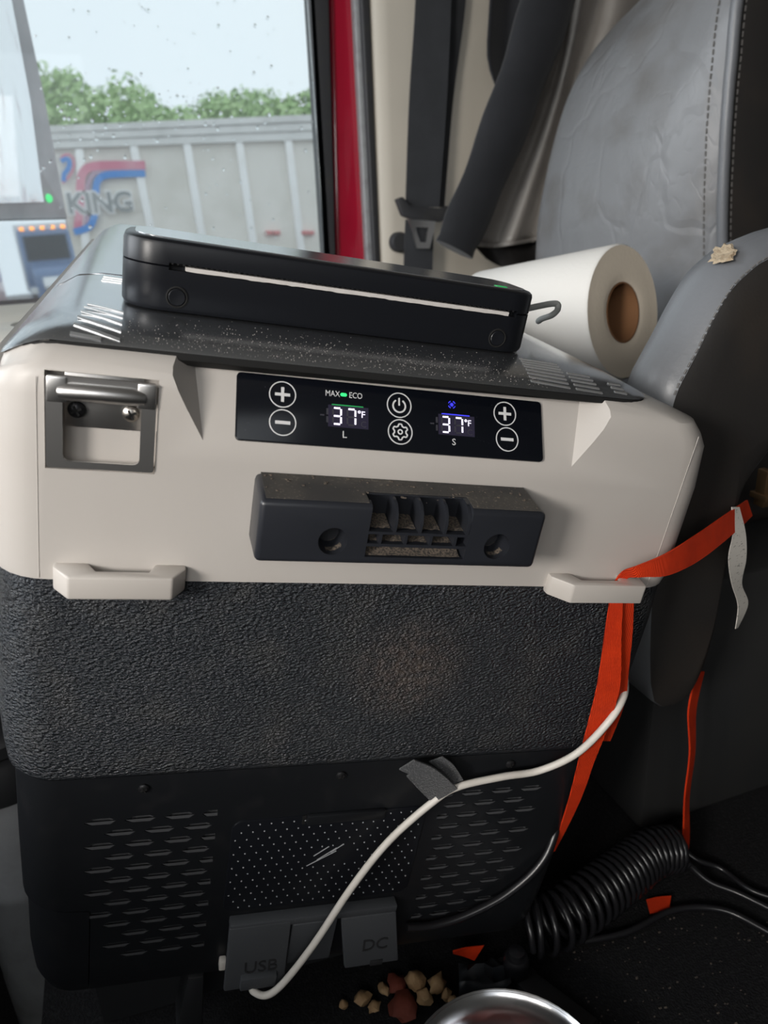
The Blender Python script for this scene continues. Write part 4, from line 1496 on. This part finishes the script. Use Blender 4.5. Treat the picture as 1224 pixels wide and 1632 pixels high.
def metal_loop(y):
    o_ = [(650, 348), (694, 350), (690, 372), (684, 396), (664, 396), (657, 370)]
    i_ = [(662, 362), (682, 363), (680, 372), (678, 386), (669, 386), (664, 372)]
    bm = bmesh.new()
    rr = []
    for ps, dy in ((o_, 0.003), (o_, -0.003), (i_, -0.003), (i_, 0.003), (o_, 0.003)):
        rr.append([at(a, b, y) - bo + Vector((0, dy, 0)) for a, b in ps])
    loft(bm, rr, False, False)
    bmesh.ops.remove_doubles(bm, verts=bm.verts, dist=1e-6)
    return finish('tongue', bm, 'steel', SB)


metal_loop(YB - 0.012)
bm = bmesh.new()
lathe(bm, [(0.020, 0.0), (0.020, 0.012), (0.016, 0.018), (0.0005, 0.018)], 24, Matrix.Translation(at(634, 386, YW - 0.03) - bo) @ Matrix.Rotation(PI / 2, 4, 'X'), True, True)
finish('anchor_knob', bm, 'rubber', SB)

# padded sleeve
YS = 1.28
pts = [at(915, -160, YS), at(893, -60, YS), at(868, 20, YS), at(838, 110, YS), at(805, 200, YS), at(770, 290, YS), at(740, 360, YS), at(724, 398, YS)]
sp_ = spline(pts, 5)
so = at(724, 398, YS)
bm = bmesh.new()
rings = []
nseg = 20
for i, p in enumerate(sp_):
    d = (sp_[min(i + 1, len(sp_) - 1)] - sp_[max(i - 1, 0)]).normalized()
    sd_ = d.cross(Vector((0, 1, 0))).normalized()
    nn = sd_.cross(d).normalized()
    w = 0.050 - 0.012 * i / len(sp_) + 0.002 * math.sin(i * 0.7)
    if i >= len(sp_) - 2:
        w *= 1.04
    rings.append([p - so + sd_ * w * math.cos(2 * PI * k / nseg) + nn * w * 0.55 * math.sin(2 * PI * k / nseg) for k in range(nseg)])
loft(bm, rings)
tag(finish('padded_sleeve', bm, 'black_cloth', mtx=Matrix.Translation(so), smooth=70), 'long black padded sleeve hanging diagonally beside the seat belt', 'sleeve')

# curtain with folds: cross sections from top to hem
CU = empty('privacy_curtain', at(810, 390, 1.36), 'grey vinyl curtain hanging in folds behind the seat', 'curtain')
co = at(810, 390, 1.36)
bm = bmesh.new()
hem = [(756, 388), (785, 392), (815, 388), (850, 382), (880, 372), (905, 360)]
rows_c = [
    [(905, -160), (925, -160), (945, -160), (970, -160), (1000, -160), (1060, -160)],
    [(892, 0), (905, 0), (925, 0), (950, 0), (985, 0), (1040, 0)],
    [(872, 110), (888, 105), (905, 100), (925, 95), (955, 90), (1010, 85)],
    [(832, 220), (858, 200), (880, 190), (900, 185), (920, 180), (960, 170)],
    [(790, 310), (820, 300), (848, 290), (872, 285), (895, 280), (925, 270)],
    hem]
gridc = []
for r, row in enumerate(rows_c):
    line = spline([at(x, y, 1.36 + (0.016 if k % 2 else -0.016)) - co for k, (x, y) in enumerate(row)], 5)
    gridc.append(line)
cols = list(zip(*gridc))
cols = [spline(c, 5) for c in cols]
vs = [[bm.verts.new(p) for p in c] for c in cols]
for a, b in zip(vs[:-1], vs[1:]):
    for k in range(len(a) - 1):
        bm.faces.new((a[k], b[k], b[k + 1], a[k + 1]))
cu = finish('drape', bm, 'vinyl_curtain', CU, smooth=80)
sd2 = cu.modifiers.new('thick', 'SOLIDIFY'); sd2.thickness = 0.002
tube('hem', [c[-1] for c in cols], 0.004, 'vinyl_curtain', CU, 6)
bm = bmesh.new()
tp = [c[-1] + Vector((0, 0.03, 0.01)) for c in cols]
lo = [at(x, y, 1.40) - co for x, y in ((775, 412), (800, 425), (830, 428), (860, 425), (885, 420), (905, 415))]
lo = spline(lo, 5)
loft(bm, [[p, p + Vector((0, 0.003, 0)), q_ + Vector((0, 0.003, 0)), q_] for p, q_ in zip(tp, lo)])
finish('lining', bm, 'leather_dark', CU)
bm = bmesh.new()
L_ = [[at(x, y, 1.44 + dy) for (x, y) in r] for r, dy in (([(786, -160), (780, 0), (776, 90), (790, 140)], 0), ([(815, -160), (812, 0), (805, 90), (805, 150)], 0.02), ([(860, -160), (850, 0), (835, 90), (815, 140)], -0.01), ([(905, -160), (895, 0), (865, 60), (825, 120)], 0.01))]
cols2 = [spline(r, 5) for r in zip(*[spline(x, 3) for x in L_])]
vs = [[bm.verts.new(p) for p in c] for c in cols2]
for a, b in zip(vs[:-1], vs[1:]):
    for k in range(len(a) - 1):
        bm.faces.new((a[k], b[k], b[k + 1], a[k + 1]))
jc = finish('hanging_cloth', bm, 'black_cloth', smooth=80)
s3 = jc.modifiers.new('thick', 'SOLIDIFY'); s3.thickness = 0.004
tag(jc, 'black cloth bunched above the padded sleeve', 'cloth')

# ================================================================== floor clutter
# coiled cord
axis = [atz(838, 1478, 0.024), atz(880, 1470, 0.026), atz(925, 1444, 0.028), atz(965, 1415, 0.030), atz(1000, 1388, 0.032), atz(1035, 1362, 0.034), atz(1075, 1352, 0.030)]
ax_s = spline(axis, 60)
turns, npt = 24, len(ax_s)
pts = []
for i, p in enumerate(ax_s):
    d = (ax_s[min(i + 1, npt - 1)] - ax_s[max(i - 1, 0)]).normalized()
    s_ = d.cross(Vector((0, 0, 1))).normalized()
    u_ = s_.cross(d)
    tt = i / (npt - 1)
    a = 2 * PI * turns * (0.55 * tt + 0.45 * tt * tt)
    pts.append(p + (s_ * math.cos(a) + u_ * math.sin(a)) * (0.0235 - 0.004 * tt))
pts += spline([pts[-1], atz(1095, 1375, 0.02), atz(1130, 1405, 0.008), atz(1180, 1425, 0.006), atz(1260, 1465, 0.006)], 8)[1:]
bm = bmesh.new()
bm_tube(bm, pts, 0.0030, 6)
tag(finish('coiled_cord', bm, 'black_cable', smooth=70), 'black coiled cord lying beside the fridge', 'cord')
tag(tube('floor_cable', spline([atz(1080, 1345, 0.02), atz(1110, 1370, 0.012), atz(1150, 1385, 0.006), atz(1200, 1420, 0.006), atz(1270, 1440, 0.006)], 8), 0.0026, 'black_cable'), 'thin black cable behind the coiled cord', 'cable')
tag(tube('floor_cable', spline([atz(930, 1500, 0.006), atz(1000, 1485, 0.006), atz(1075, 1450, 0.006), atz(1150, 1450, 0.006), atz(1215, 1480, 0.006), atz(1280, 1520, 0.006)], 8), 0.0030, 'black_cable'), 'black cable snaking over the carpet below the coiled cord', 'cable')

# bowl
BC = Vector((0.168, 0.288, 0.0))
BW = empty('dog_bowl', BC, 'steel bowl of food scraps in front of the fridge', 'bowl')
bm = bmesh.new()
lathe(bm, [(0.045, 0.0), (0.055, 0.004), (0.066, 0.030), (0.070, 0.048), (0.0735, 0.0505), (0.0735, 0.0485), (0.0715, 0.0500), (0.068, 0.047), (0.063, 0.030), (0.052, 0.008), (0.0005, 0.006)], 56, None, True, True)
finish('bowl_wall', bm, 'bowl_steel', BW, smooth=60)


def chunk(name, p, s, material, seed, flat=1.0, label=None, cat='food', group=None):
    bm = bmesh.new()
    bmesh.ops.create_icosphere(bm, subdivisions=2, radius=1.0)
    for v in bm.verts:
        d = v.co.normalized()
        k = 1 + 0.55 * noise.noise(d * 1.6 + Vector((seed * 3.1, seed, 0))) + 0.15 * noise.noise(d * 5 + Vector((seed, 0, seed)))
        v.co = Vector((d.x * k * s, d.y * k * s * 0.8, d.z * k * s * flat))
    zmin = min(v.co.z for v in bm.verts)
    M = Matrix.Translation(p) @ T(0, 0, -zmin) @ Matrix.Rotation(seed * 1.7, 4, 'Z')
    ob = finish(name, bm, material, mtx=M, smooth=50)
    return tag(ob, label, cat, group)


k = 0
for (px, py, s, z_, fl_, lb, gr) in (
        (548, 1606, 0.0050, 0.0, 0.8, 'smallest tan food scrap, farthest left on the carpet', 'tan food scraps'),
        (578, 1598, 0.0080, 0.0, 0.8, 'tan food scrap second from the left on the carpet', 'tan food scraps'),
        (612, 1582, 0.0065, 0.0, 0.8, 'tan food scrap just above left of the large red slice', 'tan food scraps'),
        (596, 1612, 0.0065, 0.0, 0.8, 'tan food scrap below its left neighbours at the picture edge', 'tan food scraps'),
        (662, 1576, 0.0105, 0.004, 0.9, 'largest tan food scrap, left one of the heap behind the bowl', 'tan food scraps'),
        (697, 1580, 0.0095, 0.004, 0.9, 'big tan food scrap right in the heap behind the bowl', 'tan food scraps'),
        (676, 1596, 0.0085, 0.004, 0.9, 'tan food scrap in front of the heap, touching the bowl rim', 'tan food scraps'),
        (712, 1592, 0.0060, 0.004, 0.9, 'small tan food scrap at the right foot of the heap', 'tan food scraps'),
        (722, 1600, 0.0050, 0.004, 0.9, 'tiny tan food scrap farthest right along the bowl rim', 'tan food scraps')):
    k += 1
    chunk('food_scrap', atz(px, py, z_), s * 0.85, 'chunk_tan', k, fl_, lb, 'food scrap', gr)
chunk('red_slice', atz(642, 1610, 0.0), 0.0135, 'chunk_red', 21, 0.35, 'large dark red food slice left of the bowl', 'food scrap')
chunk('red_slice', atz(770, 1590, 0.0), 0.011, 'chunk_red', 22, 0.5, 'small dark red food slice right of the tan scraps', 'food scrap')
chunk('red_slice', atz(632, 1574, 0.0), 0.010, 'chunk_red', 23, 0.4, 'maroon food slice behind the large red slice', 'food scrap')
for n_, (dx, dy, s, m_, lb) in enumerate(((-0.012, 0.030, 0.014, 'chunk_tan', 'tan food piece in the middle of the bowl'), (0.016, 0.034, 0.011, 'chunk_pink', 'pink food piece at the right inside the bowl'),
                                          (-0.036, 0.028, 0.011, 'chunk_pink', 'pink food piece at the left inside the bowl'), (0.0, 0.0, 0.016, 'chunk_red', 'dark red food piece at the bottom of the bowl'))):
    chunk('food_piece', Vector((BC.x + dx, BC.y + dy, 0.022)), s, m_, 31 + n_, 0.8, lb, 'food')
# dull bag scrap and metal bracket
bm = bmesh.new()
g = []
b0 = atz(772, 1566, 0.006)
for i in range(7):
    row = []
    for j in range(6):
        u, v = i / 6 - 0.5, j / 5 - 0.5
        row.append(bm.verts.new((b0.x + u * 0.042 + v * 0.01, b0.y + v * 0.022 - u * 0.01, 0.004 + 0.012 * (0.5 + noise.noise((u * 5, v * 5, 2))) + 0.004)))
    g.append(row)
for i in range(6):
    for j in range(5):
        bm.faces.new((g[i][j], g[i + 1][j], g[i + 1][j + 1], g[i][j + 1]))
bag = finish('plastic_wrapper', bm, 'mat_bag', smooth=60)
m_ = bag.modifiers.new('thick', 'SOLIDIFY'); m_.thickness = 0.001
tag(bag, 'crumpled grey wrapper behind the bowl under the fridge', 'wrapper')
b1 = atz(822, 1562, 0.0)
MB = empty('floor_bracket', b1, 'black metal floor bracket with a round bolt', 'bracket')
bm = bmesh.new()
prism(bm, [(-0.012, 0.016), (0.010, 0.016), (0.016, -0.01), (0.040, -0.060), (0.020, -0.066), (-0.002, -0.02)], 0.0, 0.012, 'z', 0.002, 2)
finish('plate', bm, 'dark_metal', MB)
bm = bmesh.new()
lathe(bm, [(0.011, 0.0), (0.011, 0.016), (0.009, 0.019), (0.0065, 0.019), (0.0065, 0.024), (0.0005, 0.026)], 24, T(0, 0, 0.010), True, True)
finish('bolt', bm, 'black_cable', MB)
# crumbs on the carpet
bm = bmesh.new()
for k in range(120):
    p = atz(random.uniform(900, 1224), random.uniform(1440, 1632), 0.0)
    s = random.uniform(0.0002, 0.0006)
    bm_box(bm, p.x - s, p.x + s * random.uniform(1, 3), p.y - s, p.y + s, 0.0, s, mtx=None)
ob = finish('carpet_crumbs', bm, 'grey_dust', smooth=0)
tag(ob, 'pale crumbs scattered over the carpet', 'crumbs', kind='stuff')

# tall plastic bottle in the footwell
BX = Vector((-0.184, 0.735, -0.30))
BN = empty('plastic_jug', BX, 'translucent grey plastic jug standing left of the fridge', 'jug')
bm = bmesh.new()
lathe(bm, [(0.048, 0.0), (0.053, 0.004), (0.055, 0.02), (0.057, 0.255), (0.0595, 0.262), (0.0595, 0.272), (0.057, 0.279), (0.058, 0.385)], 40, None, True, True)
finish('jug_body', bm, 'bin_plastic', BN, smooth=50)
bm = bmesh.new()
lathe(bm, [(0.0592, 0.385), (0.0592, 0.425), (0.057, 0.428), (0.057, 0.436), (0.0605, 0.44), (0.0605, 0.452), (0.057, 0.456), (0.056, 0.49), (0.059, 0.495), (0.059, 0.505), (0.03, 0.515)], 40, None, True, True)
finish('jug_lid', bm, 'bin_dark', BN, smooth=40)

# ================================================================== outside
YT = 12.0
bm = bmesh.new()
prism(bm, [(-60, -20), (80, -20), (80, 90), (-60, 90)], -1.30, -1.25, 'z')
tag(finish('ground', bm, 'asphalt', smooth=0), 'wet grey parking lot', kind='structure')
TRL = empty('parked_trailer', (2.0, YT, -1.25), 'beige trailer with white posts and striped KING lettering', 'trailer')
TO = Vector((2.0, YT, -1.25))


def tl(px, py):
    p = at(px, py, YT) - TO
    return p.x, p.z


tz_top = 0.5 * (tl(90, 210)[1] + tl(497, 192)[1])
tz_pan = 0.5 * (tl(90, 234)[1] + tl(497, 221)[1])
tilt = math.atan2(tl(497, 192)[1] - tl(90, 210)[1], tl(497, 192)[0] - tl(90, 210)[0])


def tzat(px0, px1, x):
    a, b = tl(90, px0), tl(497, px1)
    return a[1] + (b[1] - a[1]) * (x - a[0]) / (b[0] - a[0])


bm = bmesh.new()
zx0, zx1 = -9.0, 10.0
loft(bm, [[(zx0, 0, 0.9), (zx1, 0, 0.9), (zx1, 2.4, 0.9), (zx0, 2.4, 0.9)], [(zx0, 0, tzat(212, 194, zx0)), (zx1, 0, tzat(212, 194, zx1)), (zx1, 2.4, tzat(212, 194, zx1)), (zx0, 2.4, tzat(212, 194, zx0))]])
finish('side_wall', bm, 'trailer_side', TRL, smooth=0)
for a, b, dep in ((207, 189, 0.10), (213, 196, 0.05), (219, 203, 0.09), (226, 211, 0.05), (232, 218, 0.08)):
    bm = bmesh.new()
    h = 0.042
    loft(bm, [[(x, -dep, tzat(a, b, x) - h), (x, -dep, tzat(a, b, x) + h), (x, 0.02, tzat(a, b, x) + h), (x, 0.02, tzat(a, b, x) - h)] for x in (zx0, zx1)])
    finish('top_rail', bm, 'trailer_rail', TRL, smooth=0)
posts = [((126, 238), (134, 350)), ((212, 232), (236, 345)), ((297, 229), (318, 355)), ((380, 226), (400, 366)), ((458, 222), (476, 372)), ((536, 218), (552, 372))]
stp = None
for (a, b) in posts:
    xa, za = tl(*a); xb, zb_ = tl(*b)
    xe = xa + (xb - xa) * (za - 0.95) / (za - zb_)
    bm = bmesh.new()
    w = 0.055
    loft(bm, [[(xa - w, -0.07, za), (xa + w, -0.07, za), (xa + w, 0.01, za), (xa - w, 0.01, za)], [(xe - w, -0.07, 0.95), (xe + w, -0.07, 0.95), (xe + w, 0.01, 0.95), (xe - w, 0.01, 0.95)]])
    bmesh.ops.recalc_face_normals(bm, faces=bm.faces)
    bmesh.ops.bevel(bm, geom=list(bm.edges), offset=0.012, segments=2, profile=0.5, affect='EDGES')
    finish('post', bm, 'trailer_post', TRL)
for k in range(1, 9):
    for sgn in (-1, 1):
        xa = (tl(126, 238)[0] - 0.72 * k) if sgn < 0 else (tl(536, 218)[0] + 0.75 * k)
        if xa > zx0 + 0.2 and xa < zx1 - 0.2:
            z_ = tzat(234, 220, xa)
            bm = bmesh.new()
            bm_box(bm, xa - 0.055, xa + 0.055, -0.07, 0.01, 0.95, z_, 0.01)
            finish('post', bm, 'trailer_post', TRL)
XZ = Matrix(((1, 0, 0, 0), (0, 0, -1, 0), (0, 1, 0, 0), (0, 0, 0, 1)))


def stroke(name, pxs, w, material, depth, n=5):
    p = [Vector((*tl(*q), 0)) for q in pxs]
    p = spline(p, n)
    bm = bmesh.new()
    ribbon2d(bm, [(v.x, v.y) for v in p], w, 0, 0.006)
    return finish(name, bm, material, TRL, smooth=0, mtx=XZ @ T(0, 0, depth))


stroke('pink_stripe', [(231, 264), (180, 264), (148, 266), (134, 274), (129, 290), (127, 330), (124, 370)], 0.11, 'vinyl_pink', 0.074)
stroke('mauve_stripe', [(231, 271), (182, 271), (157, 274), (145, 283), (140, 300), (139, 335), (137, 368)], 0.06, 'vinyl_mauve', 0.073)
stroke('blue_stripe', [(231, 277), (190, 278), (168, 280), (157, 287), (153, 300), (152, 330), (149, 350), (140, 363), (118, 370)], 0.09, 'vinyl_blue', 0.075)
stroke('pink_outline', [(97, 252), (108, 247), (117, 254), (117, 270), (108, 285), (100, 292)], 0.03, 'vinyl_pink', 0.074)
stroke('blue_figure', [(98, 258), (106, 254), (111, 259), (109, 270), (103, 278), (102, 290)], 0.06, 'vinyl_blue', 0.075)
kx, kz = tl(160, 325)
hh = (tl(160, 309)[1] - tl(160, 341)[1])
bmk = text_bm('KING', hh * 1.42, 0.004, bold=0.010)
xs_ = [v.co.x for v in bmk.verts]
wd = max(xs_) - min(xs_)
want = tl(210, 324)[0] - tl(108, 324)[0]
finish('lettering', bmk, 'vinyl_grey', TRL, smooth=0, mtx=XZ @ T(kx, kz, 0.088) @ Matrix.Diagonal((want / wd, 1, 1, 1)))
bmk = text_bm('KING', hh * 1.42, 0.003, bold=0.030)
for v in bmk.verts:
    pass
finish('lettering_outline', bmk, 'vinyl_white', TRL, smooth=0, mtx=XZ @ T(kx, kz, 0.082) @ Matrix.Diagonal((want / wd, 1, 1, 1)))
for px in (428, 440, 484, 494):
    x, z = tl(px, 371)
    box('reflector', x - 0.05, x + 0.05, -0.08, 0.0, z - 0.03, z + 0.03, 'reflector_red', TRL, 0.005)
for xw in (-7.0, -5.7, 6.0, 7.3):
    bm = bmesh.new()
    lathe(bm, [(0.25, -0.14), (0.46, -0.14), (0.5, -0.1), (0.5, 0.1), (0.46, 0.14), (0.25, 0.14)], 28, T(xw, 0.3, 0.5) @ Matrix.Rotation(PI / 2, 4, 'X'), True, True)
    finish('wheel', bm, 'tyre', TRL)

# trees behind the trailer


def tree(x, y, h, rx, seed, label, dens=4200):
    rnd = random.Random(seed)
    root = empty('roadside_tree', (x, y, -1.25), label, 'tree', 'trees behind the trailer')
    bm = bmesh.new()
    bm_tube(bm, [(0, 0, 0), (0.1, 0, h * 0.3), (-0.1, 0.1, h * 0.6), (0, 0, h * 0.85)], lambda t: 0.25 * (1 - 0.8 * t), 8)
    for k in range(6):
        a = rnd.uniform(0, 2 * PI); z = rnd.uniform(0.3, 0.6) * h
        bm_tube(bm, [(0, 0, z), (math.cos(a) * rx * 0.4, math.sin(a) * rx * 0.4, z + h * 0.15), (math.cos(a) * rx * 0.7, math.sin(a) * rx * 0.7, z + h * 0.22)], lambda t: 0.09 * (1 - 0.7 * t), 6)
    finish('trunk', bm, 'bark', root)
    blobs = [(0, 0, h * 0.70, rx * 0.62)]
    for k in range(13):
        a = rnd.uniform(0, 2 * PI); rr = rnd.uniform(0.3, 0.75) * rx
        blobs.append((math.cos(a) * rr, math.sin(a) * rr, h * rnd.uniform(0.52, 0.88), rx * rnd.uniform(0.28, 0.45)))
    blobs.append((0, 0, h - rx * 0.3, rx * 0.3))
    bm = bmesh.new()
    for k in range(dens):
        b = rnd.choice(blobs)
        d = Vector((rnd.gauss(0, 1), rnd.gauss(0, 1), rnd.gauss(0, 1))).normalized()
        p = Vector(b[:3]) + d * b[3] * rnd.uniform(0.55, 1.05)
        if p.z > h:
            p.z = h - rnd.uniform(0, 0.3)
        s = rnd.uniform(0.12, 0.24)
        t1 = (d.orthogonal() + Vector((rnd.uniform(-1, 1), rnd.uniform(-1, 1), rnd.uniform(-1, 1)))).normalized()
        t2 = (t1.cross(d) + d * rnd.uniform(-0.6, 0.6)).normalized()
        bm.faces.new([bm.verts.new(p + q) for q in (t1 * s * 1.4, t2 * s * 0.7, -t1 * s * 1.2, -t2 * s * 0.7)])
    finish('foliage', bm, 'leaf', root, smooth=0, kind='stuff')
    return root


YR = 45
for i, (px, top_, r, lb) in enumerate(((40, 150, 3.6, 'green tree half hidden behind the side mirror'), (105, 106, 3.0, 'tallest green tree just right of the side mirror'), (160, 150, 2.6, 'rounded tree right of the tallest tree'),
                                        (218, 132, 2.9, 'pale green tree above the second trailer post'), (285, 170, 3.2, 'lowest tree in the middle of the window'), (340, 158, 2.5, 'small tree right of the lowest treetop'),
                                        (385, 138, 2.9, 'bushy tree above the fourth trailer post'), (440, 146, 2.7, 'broad tree left of the window frame'), (492, 142, 2.9, 'tree cut by the black window frame'),
                                        (560, 140, 3.2, 'tree hidden behind the red door edge'),
                                        (252, 168, 2.8, 'far tree in the gap between the pale tree and the lowest tree'), (318, 166, 2.8, 'far pale tree in the gap right of the lowest tree'), (462, 152, 2.6, 'far tree between the two trees nearest the window frame'))):
    p = at(px, top_, YR + (i % 4) * 6.5)
    tree(p.x, p.y, p.z + 1.25, r * 1.25 * p.y / 45.0, 50 + i, lb)

# side mirror outside the window
YM = 1.86
MI = empty('side_mirror', at(40, 300, YM), 'truck side mirror with an upper and a lower glass', 'mirror')
mo = at(40, 300, YM)
# mirror plane turned towards the driver
ang = math.radians(47.5)
MRm = Matrix.Rotation(ang, 4, 'Z')


def on_mirror(px, py):
    """point of the mirror plane seen at px, py, in plane coordinates (u along glass, z up)"""
    n_ = MRm.to_3x3() @ Vector((0, -1, 0))
    r = ray(px, py)
    e = Vector((0, 0, EYE))
    t_ = ((mo - e).dot(n_)) / r.dot(n_)
    p = e + r * t_ - mo
    q_ = MRm.to_3x3().inverted() @ p
    return q_.x, q_.z


def mplate(name, pxs, y0, y1, material, parent, bev=0.004):
    bm = bmesh.new()
    prism(bm, [on_mirror(*p) for p in pxs], y0, y1, 'y', bev, 2)
    return finish(name, bm, material, parent, mtx=MRm if parent is MI else None)


case = mplate('mirror_case', [(-150, -120), (22, -120), (42, 0), (76, 160), (108, 335), (112, 350), (-150, 356)], 0.004, 0.06, 'mirror_case', MI, 0.006)
mplate('upper_glass', [(-146, -110), (2, -110), (18, 0), (48, 160), (66, 300), (70, 322), (-146, 328)], -0.001, 0.006, 'mirror_wet', MI, 0.0)
mplate('lower_case', [(-150, 350), (108, 344), (122, 400), (128, 440), (112, 470), (92, 480), (-150, 500)], 0.004, 0.06, 'rubber', MI, 0.006)
mplate('lower_glass', [(-146, 356), (102, 350), (116, 402), (121, 438), (107, 463), (90, 472), (-146, 491)], -0.002, 0.006, 'mirror_glass', MI, 0.0)
lg = bpy.data.objects['lower_glass']
zc_ = on_mirror(60, 420)[1]
lg.matrix_local = MRm @ T(0, -0.004, zc_) @ Matrix.Rotation(math.radians(-1.2), 4, 'X') @ T(0, 0, -zc_)
lx, lz = on_mirror(80, 316)
bm = bmesh.new()
lathe(bm, [(0.009, 0.0), (0.008, 0.003), (0.0005, 0.004)], 16, T(lx, 0.004, lz) @ Matrix.Rotation(PI / 2, 4, 'X'), True, True)
finish('warning_light', bm, 'led_green', MI, mtx=MRm)

# truck parked far behind, seen only in the side mirror
PK = empty('parked_truck', (38.0, 2.9, -1.25), 'distant blue truck with orange roof lights reflected in the lower mirror', 'truck')
bm = bmesh.new()
prism(bm, [(0.0, 0.6), (1.2, 0.6), (1.2, 3.6), (0.9, 3.85), (0.35, 3.7), (0.0, 2.6)], -1.15, 1.15, 'y', 0.06, 2)
finish('cab', bm, 'truck_blue', PK)
bm = bmesh.new()
prism(bm, [(-1.3, 0.6), (0.02, 0.6), (0.02, 2.3), (-1.1, 1.95), (-1.3, 1.7)], -0.85, 0.85, 'y', 0.08, 2)
finish('hood', bm, 'truck_blue', PK)
box('grille', -1.36, -1.28, -0.5, 0.5, 0.75, 1.6, 'chrome', PK, 0.03)
box('bumper', -1.50, -1.25, -1.15, 1.15, 0.35, 0.72, 'chrome', PK, 0.05)
bm = bmesh.new()
prism(bm, [(-0.03, 2.35), (0.0, 2.62), (0.27, 3.45), (0.30, 3.40), (0.03, 2.55), (0.0, 2.33)], -0.95, 0.95, 'y')
finish('windscreen', bm, 'truck_glass', PK)
for k in range(5):
    box('roof_light', 0.30, 0.45, -0.9 + k * 0.45 - 0.09, -0.9 + k * 0.45 + 0.09, 3.70, 3.84, 'marker_orange', PK, 0.02)
for sy in (-0.95, 0.95):
    box('headlight', -1.32, -1.10, sy - 0.16, sy + 0.16, 0.9, 1.2, 'truck_white', PK, 0.03)
    bm = bmesh.new()
    lathe(bm, [(0.25, -0.15), (0.48, -0.15), (0.52, -0.1), (0.52, 0.1), (0.48, 0.15), (0.25, 0.15)], 24, T(-0.6, sy, 0.52) @ Matrix.Rotation(PI / 2, 4, 'X'), True, True)
    finish('wheel', bm, 'tyre', PK)
bm = bmesh.new()
bm_box(bm, 1.3, 15.0, -1.25, 1.25, 1.0, 4.0, 0.03)
finish('cargo_box', bm, 'truck_white', PK)
